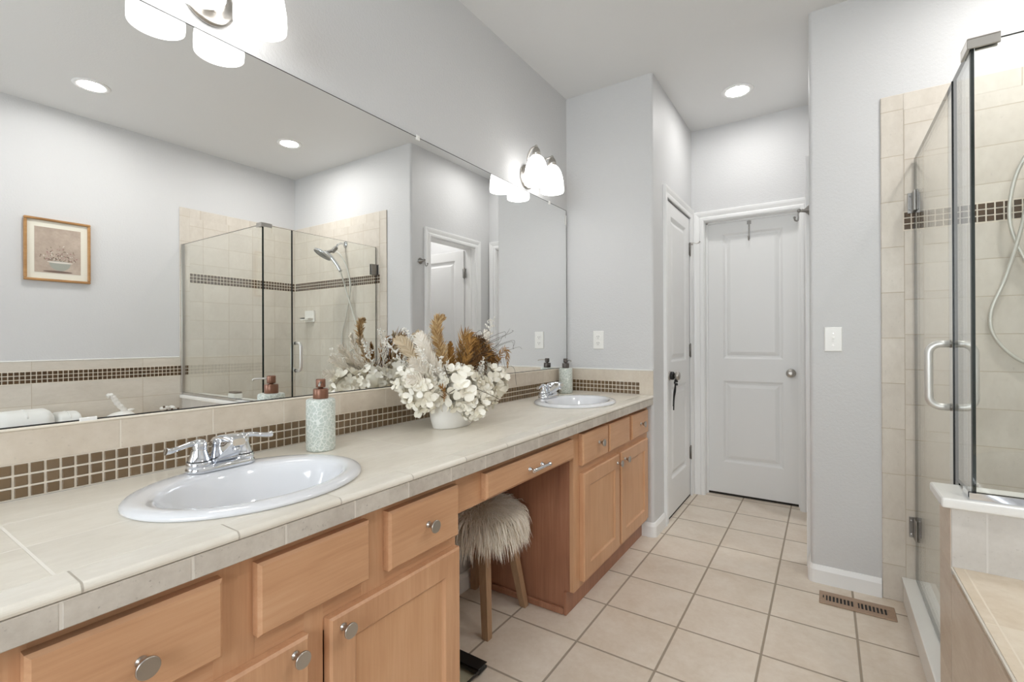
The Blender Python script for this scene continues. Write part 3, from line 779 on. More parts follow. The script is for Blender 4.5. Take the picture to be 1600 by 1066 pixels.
# ================================================================== FLOWER ARRANGEMENT
VX, VY = .215, 1.410
fl = thing('flower_arrangement', 'white hydrangeas, gold fronds and dried sprigs in an oval white pot on the counter', 'flowers', (VX, VY, ZC))
def oval(a, b_, z, n=48): return [Vector((VX + b_ * math.cos(2 * PI * i / n), VY + a * math.sin(2 * PI * i / n), ZC + z)) for i in range(n)]
MB().loft([oval(.090, .052, .0005), oval(.094, .056, .004), oval(.103, .063, .035), oval(.110, .069, .070), oval(.115, .073, .100), oval(.115, .073, .106), oval(.110, .068, .106), oval(.106, .064, .095), oval(.100, .060, .060)], cap0=True, cap1=True).build('pot', 'ceramic', fl)
def petal_mat(name, a, b):
    k = NT(name); g = k.new('ShaderNodeNewGeometry'); k.l(k.mix(g.outputs['Random Per Island'], a, b), k.b.inputs['Base Color'])
    k.b.inputs['Roughness'].default_value = .7; k.b.inputs['Specular IOR Level'].default_value = .2
    k.b.inputs['Subsurface Weight'].default_value = 0.0
    return k.m
M['petal'] = petal_mat('white_petals', sc(250, 247, 238), sc(234, 229, 214))
M['gold'] = petal_mat('gold_frond', sc(176, 132, 72), sc(122, 86, 44))
M['tan'] = petal_mat('tan_plume', sc(222, 207, 182), sc(192, 172, 142))
M['gold_dark'] = petal_mat('brown_frond', sc(112, 78, 42), sc(70, 48, 28))
M['gold2'] = petal_mat('pale_gold_frond', sc(216, 190, 144), sc(146, 106, 58))
M['pale'] = petal_mat('pale_plume', sc(250, 246, 238), sc(234, 227, 215))
M['sprig'] = petal_mat('white_sprig', sc(246, 244, 238), sc(226, 222, 212))
M['twig'] = petal_mat('dark_grass', sc(92, 80, 66), sc(62, 56, 50))
def rv(r): return Vector((r.uniform(-1, 1), r.uniform(-1, 1), r.uniform(-1, 1)))
def hydrangea(c, R_, r, n, big=1.):
    b = MB(); c = Vector(c)
    for i in range(n):
        zc = 1 - 2 * (i + .5) / n; a = i * 2.39996; rr = math.sqrt(max(0, 1 - zc * zc))
        d = Vector((rr * math.cos(a), rr * math.sin(a), zc)); d = (d + rv(r) * .25).normalized()
        p = c + d * R_ * r.uniform(.66, .90)
        u = d.orthogonal().normalized(); u = (Matrix.Rotation(r.uniform(0, 6.28), 4, d) @ u); v = d.cross(u)
        sz = R_ * r.uniform(.30, .44) * big; npet = r.choice((3, 4, 4))
        for k in range(npet):
            an = k * 2 * PI / npet + r.uniform(-.2, .2)
            e = u * math.cos(an) + v * math.sin(an); g = d.cross(e)
            lift = r.uniform(.15, .75); wd = r.uniform(.42, .56)
            rows = []
            for t, ww, hh in ((.0, .10, 0), (.30, .75, .10), (.62, 1.0, .42), (.88, .80, .85), (1.0, .38, 1.0)):
                m_ = p + e * sz * t + d * sz * lift * hh
                rows.append([m_ - g * sz * wd * ww + d * sz * .12 * ww * r.uniform(.2, 1.3), m_ - d * sz * .03, m_ + g * sz * wd * ww + d * sz * .12 * ww * r.uniform(.2, 1.3)])
            b.loft(rows, closed=False)
    b.ball(c, R_ * .55, 12)
    return b.build('hydrangea_head', 'petal', fl, fix=False)
r = random.Random(3)
Z = lambda z: ZC + z
for c, R_, n, bg in (((.212, 1.238, .990), .072, 46, 1.), ((.268, 1.375, .995), .090, 70, 1.), ((.300, 1.425, .935), .064, 44, 1.), ((.290, 1.470, .975), .064, 44, 1.), ((.228, 1.640, 1.000), .076, 52, 1.), ((.240, 1.600, .945), .050, 28, 1.), ((.105, 1.290, 1.020), .066, 34, .8), ((.112, 1.415, 1.015), .084, 60, .7), ((.120, 1.540, 1.010), .070, 36, .8)):
    hydrangea(c, R_, r, n, bg)
VIEW = Vector((.65, -.76, .06))
def frond(name, mat, path, width, n_leaf, r, droop=.4, leaf_w=.0022, curl=.5, stem=.0016, flat=0.):
    pts = smooth_path(path, 8); k = len(pts); b = MB()
    b.tube(pts, [stem * (1 - .7 * i / (k - 1)) for i in range(k)], 5)
    for i in range(n_leaf):
        t = .10 + .90 * (i + r.random()) / n_leaf; x = t * (k - 1); j = min(int(x), k - 2); p = pts[j].lerp(pts[j + 1], x - j)
        tg = (pts[j + 1] - pts[j]).normalized()
        if flat:
            side = tg.cross(VIEW).normalized() * (1 if i % 2 else -1); side = (side + rv(r) * flat).normalized()
        else:
            side = tg.orthogonal().normalized(); side = Matrix.Rotation(r.uniform(0, 6.283), 4, tg) @ side
        ln = width * (math.sin(PI * min(1, .16 + t * .82)) ** .6) * r.uniform(.7, 1.15)
        d = (side * .70 + tg * .85).normalized(); dn = Vector((0, 0, -1))
        q = [p, p + d * ln * .4, p + d * ln * .75 + tg * ln * .12 * curl + dn * ln * .08 * droop, p + d * ln + tg * ln * .3 * curl + dn * ln * .25 * droop]
        wv = (tg * .8 - side * .5 + rv(r) * .4).normalized() * leaf_w
        b.add([q[0] - wv * .4, q[0] + wv * .4, q[1] + wv, q[1] - wv, q[2] + wv * .8, q[2] - wv * .8, q[3]], [[0, 1, 2, 3], [3, 2, 4, 5], [5, 4, 6]], 0, False)
    return b.build(name, mat, fl, fix=False)
r = random.Random(11)
# broad gold plumes leaning left, and the curled gold fronds on the right
frond('gold_plume', 'gold2', [(.215, 1.385, Z(.09)), (.220, 1.372, Z(.18)), (.222, 1.345, Z(.27)), (.224, 1.316, Z(.35)), (.226, 1.318, Z(.405)), (.232, 1.345, Z(.420))], .040, 620, r, .1, .0018, .3, .002, .9)
frond('gold_plume', 'gold', [(.222, 1.395, Z(.09)), (.227, 1.390, Z(.18)), (.230, 1.385, Z(.26)), (.232, 1.380, Z(.325))], .030, 380, r, .2, .0018, .3, .002, .9)
nest = []
for i in range(17):
    u = i / 16; y1 = 1.50 + .22 * u; top = .335 + .03 * math.sin(u * 9)
    dx = r.uniform(-.05, .035)
    nest.append([(.222, 1.43 + r.uniform(-.01, .02), Z(.10)), (.228 + dx * .4, 1.445 + .05 * u, Z(.17 + .04 * (1 - u))), (.228 + dx, 1.45 + .13 * u + r.uniform(-.015, .015), Z(.25 + r.uniform(-.03, .03))), (.226 + dx, 1.48 + .18 * u, Z(top - .10 * u * r.random())), (.222 + dx, y1 + .02, Z(top - .03 - .12 * u * r.random())), (.222 + dx, y1 + .035, Z(top - .07 - .12 * r.random()))])
for pth in nest:
    frond('gold_frond', r.choice(['gold', 'gold', 'gold2', 'gold_dark']), pth, r.uniform(.028, .042), 120, r, .5, .0020, 1.4, .0016, .7)
for pth in ([(.20, 1.36, Z(.09)), (.16, 1.30, Z(.22)), (.13, 1.25, Z(.31)), (.11, 1.22, Z(.34))], [(.19, 1.42, Z(.09)), (.12, 1.40, Z(.25)), (.08, 1.38, Z(.33)), (.07, 1.36, Z(.36))], [(.21, 1.45, Z(.09)), (.12, 1.50, Z(.24)), (.08, 1.53, Z(.31))]):
    frond('pale_plume', 'tan', pth, .044, 170, r, .3, .0030, .4, .0016, .5)
# white feathery plumes at the upper left, pale plume at the upper right
for pth in ([(.215, 1.36, Z(.09)), (.225, 1.29, Z(.17)), (.228, 1.225, Z(.235)), (.230, 1.175, Z(.262))], [(.205, 1.36, Z(.09)), (.205, 1.315, Z(.21)), (.200, 1.268, Z(.31)), (.195, 1.250, Z(.355))], [(.225, 1.36, Z(.09)), (.235, 1.29, Z(.14)), (.238, 1.215, Z(.185)), (.238, 1.150, Z(.205))],
            [(.225, 1.36, Z(.09)), (.232, 1.31, Z(.20)), (.230, 1.255, Z(.275)), (.228, 1.215, Z(.305))], [(.225, 1.37, Z(.09)), (.240, 1.335, Z(.17)), (.245, 1.295, Z(.225)), (.245, 1.26, Z(.250))],
            [(.20, 1.47, Z(.10)), (.19, 1.58, Z(.23)), (.18, 1.66, Z(.33)), (.175, 1.70, Z(.37))]):
    frond('white_plume', 'pale', pth, .046, 230, r, .3, .0024, .5, .0016, .6)
def sprig(path, r, n=26, L=.022):
    pts = smooth_path(path, 7); k = len(pts); b = MB(); b.tube(pts, [.0014] * k, 5)
    for i in range(n):
        t = .25 + .75 * i / n; x = t * (k - 1); j = min(int(x), k - 2); p = pts[j].lerp(pts[j + 1], x - j); tg = (pts[j + 1] - pts[j]).normalized()
        d = (rv(r) + tg * .9).normalized(); e = p + d * L * r.uniform(.5, 1.1)
        b.tube([p, p.lerp(e, .5) + rv(r) * .002, e], [.0011, .0011, .0009], 4)
        for m_ in range(3): b.ball(e + rv(r) * .005, r.uniform(.0020, .0036), 6)
    return b.build('white_sprig', 'sprig', fl, fix=False)
for pth in ([(.250, 1.37, Z(.09)), (.275, 1.365, Z(.17)), (.280, 1.375, Z(.235))], [(.25, 1.38, Z(.10)), (.26, 1.34, Z(.18)), (.262, 1.32, Z(.24))], [(.24, 1.45, Z(.10)), (.27, 1.49, Z(.18)), (.275, 1.53, Z(.25))], [(.22, 1.34, Z(.09)), (.25, 1.26, Z(.22)), (.255, 1.20, Z(.29))],
            [(.24, 1.34, Z(.10)), (.27, 1.30, Z(.19)), (.28, 1.265, Z(.26))], [(.20, 1.50, Z(.12)), (.19, 1.62, Z(.26)), (.185, 1.70, Z(.38)), (.18, 1.715, Z(.42))],
            [(.16, 1.34, Z(.10)), (.10, 1.27, Z(.24)), (.07, 1.21, Z(.33))], [(.17, 1.45, Z(.10)), (.10, 1.44, Z(.25)), (.06, 1.45, Z(.35))], [(.16, 1.40, Z(.10)), (.10, 1.33, Z(.27)), (.075, 1.30, Z(.38))]):
    sprig(pth, r)
b = MB()
for i in range(22):
    a = r.uniform(-.6, 1.4); y1 = VY + .10 + r.uniform(-.1, .34); z1 = r.uniform(.16, .40); x1 = VX + r.uniform(-.03, .06)
    pts = smooth_path([(VX + r.uniform(-.02, .03), VY + r.uniform(-.02, .04), Z(.10)), (VX + .03, VY + (y1 - VY) * .35, Z(z1 * .8)), (x1, y1, Z(z1)), (x1 + .01, y1 + r.uniform(-.02, .06), Z(z1 + r.uniform(-.09, .05)))], 7)
    b.tube(pts, [.0012 * (1 - .6 * k / len(pts)) for k in range(len(pts))], 4)
for pth in ([(.29, 1.30, Z(.14)), (.325, 1.35, Z(.165)), (.39, 1.42, Z(.13)), (.40, 1.47, Z(.105))], [(.25, 1.33, Z(.22)), (.29, 1.28, Z(.24)), (.29, 1.31, Z(.18))]):
    p_ = smooth_path(pth, 7); b.tube(p_, .0013, 5)
b.build('dry_grass_blades', 'twig', fl, fix=False)['kind'] = 'stuff'
frond('gold_tuft', 'gold', [(.27, 1.30, Z(.11)), (.29, 1.275, Z(.155)), (.295, 1.25, Z(.175))], .020, 60, r, .2, .0016)

# ================================================================== STOOL with fur seat
SX, SY = .172, 1.640
st = thing('fur_stool', 'small round stool with a shaggy cream fur seat in the knee space', 'stool', (SX, SY, 0))
b = MB(); b.lathe([(.135, .355), (.145, .362), (.148, .40), (.145, .43), (.135, .455), (.10, .466), (.03, .468)], (SX, SY, 0), (0, 0, 1), 40)
seat = b.build('seat', plain('fur_hide', sc(240, 232, 216), .9), st)
def fur_mat():
    k = NT('cream_fur'); g = k.new('ShaderNodeNewGeometry'); k.l(k.mix(g.outputs['Random Per Island'], sc(255, 251, 242), sc(246, 238, 224)), k.b.inputs['Base Color'])
    k.b.inputs['Roughness'].default_value = .75; k.b.inputs['Specular IOR Level'].default_value = .2; return k.m
b = MB(); r = random.Random(5)
for i in range(5200):
    a = r.uniform(0, 2 * PI)
    if r.random() < .45:
        rr = .145 * math.sqrt(r.random()); p = Vector((SX + rr * math.cos(a), SY + rr * math.sin(a), .466 - .02 * (rr / .145) ** 3))
        out = Vector((math.cos(a + r.gauss(0, .5)), math.sin(a + r.gauss(0, .5)), 0)); nrm = (Vector((0, 0, 1)) * .55 + out * (.35 + 1.1 * rr / .145)).normalized(); ln = r.uniform(.05, .095)
        g = .35 + .5 * rr / .145
    else:
        z = .36 + .09 * r.random(); p = Vector((SX + .146 * math.cos(a), SY + .146 * math.sin(a), z))
        out = Vector((math.cos(a), math.sin(a), 0)); nrm = (out * .8 + Vector((0, 0, .1)) + rv(r) * .25).normalized(); ln = r.uniform(.085, .125); g = 1.7
    q = [p]; d = nrm.copy()
    wob = rv(r) * .22
    for k in range(4):
        q.append(q[-1] + d * ln / 4); d = (d + Vector((0, 0, -1)) * g * .55 + wob * .5).normalized()
    q = [Vector((max(p_.x, .016), min(p_.y, 1.803), p_.z)) for p_ in q]
    wv = d.cross(rv(r)).normalized() * r.uniform(.0011, .0019); vs = []; ws = [.8, 1, .9, .6, .12]
    for pp, k in zip(q, ws): vs += [pp - wv * k, pp + wv * k]
    b.add(vs, [[2 * k, 2 * k + 1, 2 * k + 3, 2 * k + 2] for k in range(4)], 0, True)
b.build('fur', fur_mat(), seat, fix=False)['kind'] = 'stuff'
for dx, dy in ((1, -1), (1, 1), (-1, 1), (-1, -1)):
    top = Vector((SX + dx * .088, SY + dy * .088, .354)); bot = Vector((SX + dx * .138, SY + dy * .138, .0005))
    def sq(c, h): return [c + Vector((x * h, y * h, 0)) for x, y in ((-1, -1), (1, -1), (1, 1), (-1, 1))]
    b = MB(); b.loft([sq(bot, .0135), sq(bot.lerp(top, .02), .0145), sq(top, .019)], cap0=True, cap1=True, smooth=False); b.build('leg', 'wood_leg', st)

# bathroom scale on the floor of the knee space
bt = thing('bathroom_scale', 'flat glass bathroom scale with a black band, on the floor beside the knee space', 'scale', (.265, 1.21, 0))
b = MB(); b.box(.115, .416, 1.060, 1.360, .020, .028, .003); b.build('glass_platform', clear_glass('grey_tinted_glass', (.90, .93, .90, 1)), bt)
b = MB(); b.box(.115, .416, 1.309, 1.3605, .0282, .0305, .001); b.box(.112, .4162, 1.3085, 1.361, .008, .0198, .003); b.build('display_band', 'black', bt)
b = MB(); b.box(.4165, .4185, 1.060, 1.312, .019, .029, .0005); b.build('edge_strip', 'black', bt)
for x, y in ((.14, 1.085), (.39, 1.085)):
    b = MB(); b.lathe([(.014, .0005), (.014, .0195)], (x, y, 0), (0, 0, 1), 16); b.build('foot', 'black', bt)
for x, y in ((.14, 1.335), (.39, 1.335)):
    b = MB(); b.lathe([(.014, .0005), (.014, .0075)], (x, y, 0), (0, 0, 1), 16); b.build('foot', 'black', bt)

# floor register
fr = thing('floor_register', 'bronze slotted heating register set in the floor by the switch wall', 'vent', (1.535, 2.578, 0))
x0, x1, y0, y1 = 1.398, 1.672, 2.517, 2.638
b = MB(); zt = .0055; yi0, yi1 = y0 + .034, y1 - .034
b.box(x0, x1, y0, yi0, .0006, zt, .002); b.box(x0, x1, yi1, y1, .0006, zt, .002); b.box(x0, x0 + .026, yi0, yi1, .0006, zt, .0015); b.box(x1 - .026, x1, yi0, yi1, .0006, zt, .0015); b.box(1.529, 1.541, yi0, yi1, .0006, zt, .001)
for k in range(8):
    for s0 in (x0 + .026, 1.541):
        b.box(s0 + .0056 + k * .0135, s0 + .0112 + k * .0135, yi0, yi1, .0006, zt, .0008)
b.build('slotted_plate', 'bronze', fr, weld=False)
MB().box(x0 + .02, x1 - .02, yi0 - .004, yi1 + .004, .0003, .0018).build('duct_opening', 'slot', fr)
MB().box(x0 + .014, x0 + .018, 2.569, 2.588, zt, zt + .004, .001).build('lever', 'slot', fr)

# ================================================================== switch, outlet, hooks
def plate(root, M4, w_=.070, h_=.116):
    b = MB(); panelled(b, M4, w_, h_, .0055, [], [], .003); return b.build('cover_plate', 'plastic', root)
ou = thing('electrical_outlet', 'white duplex outlet on the end wall above the far sink', 'outlet', (.223, YS, 1.176))
plate(ou, frame_mat((1, 0, 0), (0, 0, 1), (0, -1, 0), (.188, YS - .0060, 1.118)))
for z in (1.156, 1.196):
    b = MB(); b.lathe([(.0165, .0), (.0165, .0016), (.015, .0022)], (.223, YS - .0060, z), (0, -1, 0), 20); so = b.build('socket', 'plastic', ou)
    b = MB()
    for dx in (-.006, .006): b.box(.223 + dx - .001, .223 + dx + .001, YS - .0090, YS - .0083, z - .002, z + .006)
    b.lathe([(.0022, 0), (.0022, .0007)], (.223, YS - .0083, z - .008), (0, -1, 0), 10); b.build('slots', 'slot', so)
sw = thing('light_switch', 'white toggle light switch on the pier left of the shower', 'switch', (1.457, YR, 1.175))
plate(sw, frame_mat((1, 0, 0), (0, 0, 1), (0, -1, 0), (1.422, YR - .0060, 1.117)))
b = MB(); b.box(1.4515, 1.4625, YR - .0075, YR - .0061, 1.163, 1.187, .0004); b.box(1.4535, 1.4605, YR - .017, YR - .0076, 1.176, 1.184, .001); b.build('toggle', 'plastic', sw)
for z in (1.147, 1.203):
    b = MB(); b.lathe([(.0028, 0), (.0025, .0012)], (1.457, YR - .0060, z), (0, -1, 0), 10); b.build('screw', 'nickel', sw)

hk = thing('robe_hook', 'nickel robe hook on the hall wall beside the open doorway', 'hook', (XH, 2.836, 1.832))
b = MB(); b.lathe([(.026, .0004), (.026, .004), (.022, .008), (.012, .018), (.007, .036), (.007, .044)], (XH, 2.836, 1.832), (-1, 0, 0), 24); b.build('rosette', 'nickel_d', hk)
b = MB(); b.tube(smooth_path([(XH - .040, 2.836, 1.832), (XH - .050, 2.838, 1.822), (XH - .050, 2.842, 1.800), (XH - .054, 2.846, 1.786), (XH - .064, 2.850, 1.790), (XH - .067, 2.852, 1.802)], 5), .0042, 10); b.ball((XH - .067, 2.852, 1.805), .0065, 10); b.ball((XH - .046, 2.836, 1.834), .010, 12); b.build('hook_arm', 'nickel_d', hk)

yf = YF + FD
oh = thing('door_hook', 'slim metal over-the-door hook hanging on the far door', 'hook', (.960, yf, 2.06))
b = MB(); b.box(.954, .966, yf - .0024, yf - .0006, 1.915, 2.052, .0004); b.box(.946, .974, yf - .0040, yf - .0025, 2.024, 2.050, .0004); b.build('strap', 'nickel_d', oh)
b = MB(); b.tube(smooth_path([(.960, yf - .002, 1.935), (.960, yf - .014, 1.908), (.960, yf - .030, 1.906), (.960, yf - .040, 1.924)], 5), .0042, 8); b.ball((.960, yf - .040, 1.927), .006, 10); b.build('hook_end', 'nickel_d', oh)

ts = thing('tassel', 'black beaded tassel hanging from the closet door knob', 'tassel', (XS + .02, ky, kz))
b = MB(); r = random.Random(2)
for i in range(26):
    a = 2 * PI * i / 13; b.ball((XS + .013 + .009 * (i // 13), ky + .0195 * math.cos(a), kz + .0195 * math.sin(a)), .0080, 8)
for i in range(16): b.ball((XS + r.uniform(.034, .046), ky + r.uniform(-.016, .012), kz - .030 + r.uniform(-.030, .012)), .0065, 8)
b.build('beads', 'black', ts, weld=False)
b = MB()
for k, (dy, z1) in enumerate(((-.010, .742), (0, .716), (.008, .755), (.004, .735))):
    b.tube(smooth_path([(XS + .040, ky - .004, kz - .050), (XS + .034, ky + dy * 1.6, kz - .10), (XS + .028, ky + dy * .6, kz - .15), (XS + .026, ky + dy * .6, z1)], 5), .0046, 6)
b.build('strings', 'black', ts, weld=False)

# ================================================================== TUB, KNEE WALL, SHOWER
XK = 1.709; KY0, KY1 = 1.733, 1.880; ZD = .557
# tiling on the walls
b = MB()
b.box(XT, W - .0005, YR - .009, YR - .0005, 0.0005, 2.271, .003)
struct(b.build('trim_shower_edge', 'sh_border'))
b = MB(); b.box(1.720, W - .0105, YR - .0105, YR - .0092, .05, 1.655); b.box(1.720, W - .0105, YR - .0105, YR - .0092, 1.743, 2.194)
tw = struct(b.build('trim_shower_wall', 'sh_x'))
MB().box(1.720, W - .0105, YR - .0105, YR - .0092, 2.1945, 2.268).build('top_border', 'sh_top', tw)
MB().box(1.716, W - .0105, YR - .0103, YR - .0092, 1.6555, 1.7425).build('grout_bed', 'grout', tw)
b = MB(); NX = int((W - .012 - 1.718) / .0265); mosaic(b, (1.718, YR - .0103, 1.6595), (1, 0, 0), (0, 0, 1), (0, -1, 0), NX, 3, .0265, .0216, .0028); b.build('mosaic_band', 'mosaic_dark', tw)
b = MB(); b.box(W - .009, W - .0005, 1.722, YR - .011, ZD + .001, 2.271, .003); b.box(W - .009, W - .0005, KY1, YR - .011, .05, ZD + .001)
struct(b.build('trim_right_edge', 'sh_border_y'))
b = MB(); b.box(W - .0105, W - .0092, 1.795, YR - .011, 1.743, 2.194); b.box(W - .0105, W - .0092, KY1 + .001, YR - .011, .05, 1.655); b.box(W - .0105, W - .0092, 1.795, KY1 + .001, .76, 1.655)
tw = struct(b.build('trim_right_wall', 'sh_y'))
MB().box(W - .0105, W - .0092, 1.795, YR - .011, 2.1945, 2.268).build('top_border', 'sh_top_y', tw)
MB().box(W - .0103, W - .0092, 1.789, YR - .011, 1.6555, 1.7425).build('grout_bed', 'grout', tw)
b = MB(); NY = int((YR - .012 - 1.791) / .0265); mosaic(b, (W - .0103, YR - .012, 1.6595), (0, -1, 0), (0, 0, 1), (-1, 0, 0), NY, 3, .0265, .0216, .0028); b.build('mosaic_band', 'mosaic_dark', tw)
# tub wainscot
TY0 = -.30
b = MB(); b.box(W - .009, W - .0005, TY0, 1.7215, ZD + .001, .899); b.box(W - .009, W - .0005, TY0, 1.7215, .985, 1.046)
tw = struct(b.build('trim_tub_wall', 'wains'))
MB().box(W - .011, W - .0005, TY0, 1.718, 1.0462, 1.055, .003).build('cap_strip', 'capwhite', tw)
MB().box(W - .0082, W - .0005, TY0, 1.7215, .8992, .9848).build('grout_bed', 'grout', tw)
b = MB(); mosaic(b, (W - .0082, 1.784, .9025), (0, -1, 0), (0, 0, 1), (-1, 0, 0), int((1.784 - TY0) / .0265), 3, .0265, .0216, .0028)
b.build('mosaic_band', 'mosaic_dark', tw)
# knee wall between tub and shower
b = MB(); b.box(XK, W - .0115, KY0, KY1, .0005, .7175, .002)
kw = struct(b.build('wall_knee', 'knee', weld=False))
b = MB(); b.box(XK - .0012, XK - .0001, KY0 + .001, KY1 - .001, .0005, .7170); b.build('end_tile', 'skirt', kw)
MB().box(XK - .022, W - .0115, 1.715, 1.895, .7177, .7450, .008, 0, 3).build('cap_stone', 'capwhite', kw)
# tub deck
td = thing('tub_deck', 'cream tiled tub surround deck with a raised tile skirt', 'tub deck', (XK, TY0, 0))
TC = (2.300, .72)
b = MB(); slab_with_hole(b, [(XK + .004, TY0), (W - .0115, TY0), (W - .0115, KY0 - .0005), (XK + .004, KY0 - .0005)], [ellipse(TC[0], TC[1], .80, .335)], ZD, ZD - .02); b.build('deck_top', 'deck', td)
b = MB(); b.box(XK, XK + .0115, TY0, KY0 - .0005, .0005, ZD - .0205); b.build('skirt', 'skirt', td)
b = MB(); b.box(XK - .001, XK + .0038, TY0, KY0 - .0005, ZD - .0085, ZD + .001, .003); b.build('edge_trim', 'bull', td)
b = MB(); b.box(XK, W - .0115, TY0 - .0105, TY0 - .0005, .0005, ZD); b.build('end_panel', 'skirt', td)
bt = thing('bathtub', 'white oval drop-in bathtub in the tiled deck', 'bathtub', (TC[0], TC[1], ZD))
def TE(a, b_, z): return [Vector((TC[0] + b_ * math.cos(2 * PI * i / 64), TC[1] + a * math.sin(2 * PI * i / 64), ZD + z)) for i in range(64)]
MB().loft([TE(.82, .355, .0005), TE(.825, .36, .008), TE(.815, .35, .016), TE(.78, .315, .016), TE(.76, .295, .006), TE(.72, .26, -.20), TE(.64, .22, -.38), TE(.5, .16, -.42), TE(.2, .06, -.425)], cap1=True).build('basin', 'porcelain', bt)

# shower curb and pan
b = MB(); b.box(XK + .0015, 1.815, KY1 + .0005, YR - .0112, .0005, .106, .003)
struct(b.build('trim_curb', 'capwhite'))
b = MB(); b.box(XK - .004, 1.820, KY1 + .0005, YR - .0112, .1062, .116, .004, 0, 2); struct(b.build('trim_curb_cap', 'capwhite'))
struct(MB().box(1.8205, W - .0115, KY1 + .0005, YR - .0112, .0005, .05, .004).build('trim_shower_pan', 'capwhite'))

# ---- glass enclosure
XG, GY = 1.758, 1.742; GT = .0095; GZ1 = 1.966
gs = thing('shower_glass', 'frameless fixed glass corner panels of the shower on the knee wall', 'shower screen', (XG, GY, .745))
def pane(root, name, x0, x1, y0, y1, z0, z1, thin):
    b = MB(); e = .0006
    if thin == 'x':
        b.add([(x0, y0, z0), (x0, y1, z0), (x0, y1, z1), (x0, y0, z1)], [[0, 1, 2, 3]]); b.add([(x1, y0, z0), (x1, y1, z0), (x1, y1, z1), (x1, y0, z1)], [[3, 2, 1, 0]])
    else:
        b.add([(x0, y0, z0), (x1, y0, z0), (x1, y0, z1), (x0, y0, z1)], [[0, 1, 2, 3]]); b.add([(x0, y1, z0), (x1, y1, z0), (x1, y1, z1), (x0, y1, z1)], [[3, 2, 1, 0]])
    o = b.build(name, 'glass', root, fix=False)
    return o
def edges(root, parent, x0, x1, y0, y1, z0, z1, thin, which, mat='glass_edge'):
    b = MB(); q = lambda vs: b.add(vs, [[0, 1, 2, 3]])
    if 't' in which: q([(x0, y0, z1), (x1, y0, z1), (x1, y1, z1), (x0, y1, z1)])
    if 'b' in which: q([(x0, y0, z0), (x1, y0, z0), (x1, y1, z0), (x0, y1, z0)])
    if thin == 'x': lo, hi = ([(x0, y0, z0), (x1, y0, z0), (x1, y0, z1), (x0, y0, z1)], [(x0, y1, z0), (x1, y1, z0), (x1, y1, z1), (x0, y1, z1)])
    else: lo, hi = ([(x0, y0, z0), (x0, y1, z0), (x0, y1, z1), (x0, y0, z1)], [(x1, y0, z0), (x1, y1, z0), (x1, y1, z1), (x1, y0, z1)])
    if 'l' in which: q(lo)
    if 'h' in which: q(hi)
    return b.build('polished_edge', mat, parent, fix=False)
# return panel above the knee wall (faces the tub), strip panel in the door plane
a = (XG - GT / 2, W - .0125, GY - GT / 2, GY + GT / 2, .750, GZ1)
p_ = pane(gs, 'return_panel', *a, 'y'); edges(gs, p_, *a, 'y', 'tblh')
a = (XG - GT / 2, XG + GT / 2, GY + GT / 2 + .003, 1.952, .750, GZ1)
p_ = pane(gs, 'strip_panel', *a, 'x'); edges(gs, p_, *a, 'x', 'tblh')
a = (XG - GT / 2, XG + GT / 2, KY1 + .017, 1.952, .120, .7495)
p_ = pane(gs, 'lower_strip', *a, 'x'); edges(gs, p_, *a, 'x', 'blh')
b = MB()   # channel on the cap
b.box(XG - .012, W - .0125, GY - .011, GY - .0052, .7452, .764); b.box(XG - .012, W - .0125, GY + .0052, GY + .011, .7452, .764); b.box(XG - .012, W - .0125, GY - .0052, GY + .0052, .7452, .7495)
b.box(XG - .012, XG - .0052, GY + .0112, 1.805, .7452, .764)
b.build('bottom_channel', 'chrome', gs, weld=False)
b = MB(); b.box(W - .022, W - .0115, GY - .012, GY + .012, .764, GZ1, .001); b.build('wall_channel', 'nickel', gs)
b = MB(); b.box(XG - .013, XG + .052, GY - .013, GY - .006, 1.950, 1.974, .001); b.box(XG - .013, XG - .006, GY - .006, GY + .062, 1.950, 1.974, .001); b.box(XG - .013, XG + .052, GY - .013, GY + .012, 1.9742, 1.978, .001); b.box(XG - .013, XG + .012, GY + .012, GY + .062, 1.9742, 1.978, .001)
b.box(XG + .006, XG + .050, GY + .006, GY + .012, 1.950, 1.974, .001)
b.build('corner_clamp', 'nickel', gs, weld=False)

gd = thing('shower_door', 'clear glass shower door hinged on the tiled wall, with a loop handle', 'shower door', (XG, 2.71, .12))
a = (XG - GT / 2, XG + GT / 2, 1.958, 2.712, .124, GZ1)
p_ = pane(gd, 'door_glass', *a, 'x'); edges(gd, p_, *a, 'x', 'tblh')
for z in (1.775, .345):
    b = MB(); b.box(XG - .026, XG + .026, YR - .0145, YR - .0107, z - .045, z + .045, .001)
    b.box(XG - .0125, XG - .0052, YR - .076, YR - .022, z - .045, z + .045, .0015); b.box(XG + .0052, XG + .0125, YR - .076, YR - .022, z - .045, z + .045, .0015)
    b.tube([(XG, YR - .0175, z - .044), (XG, YR - .0175, z + .044)], .0075, 12)
    hh = b.build('hinge', 'nickel_d', gd, weld=False)
    for dz in (-.03, .03):
        b = MB(); b.lathe([(.0035, 0), (.003, .0012)], (XG - .019, YR - .0145, z + dz), (0, -1, 0), 10); b.build('screw', 'chrome', hh)
hy, z0, z1 = 1.985, .963, 1.160
for s_, off in ((-1, .054), (1, .043)):
    x = XG + s_ * GT / 2; xo = x + s_ * off; rr = .030
    pts = [(x + s_ * .001, hy, z1)] + [(xo - s_ * rr + s_ * rr * math.sin(t), hy, z1 - rr + rr * math.cos(t)) for t in [PI / 2 * i / 6 for i in range(7)]] + [(xo - s_ * rr + s_ * rr * math.cos(t), hy, z0 + rr - rr * math.sin(t)) for t in [PI / 2 * i / 6 for i in range(7)]] + [(x + s_ * .001, hy, z0)]
    b = MB(); b.tube(pts, .0112, 16); b.build('handle', plain('satin_handle_metal', sc(214, 212, 207), .38, .6) if s_ < 0 else bpy.data.materials['satin_handle_metal'], gd)
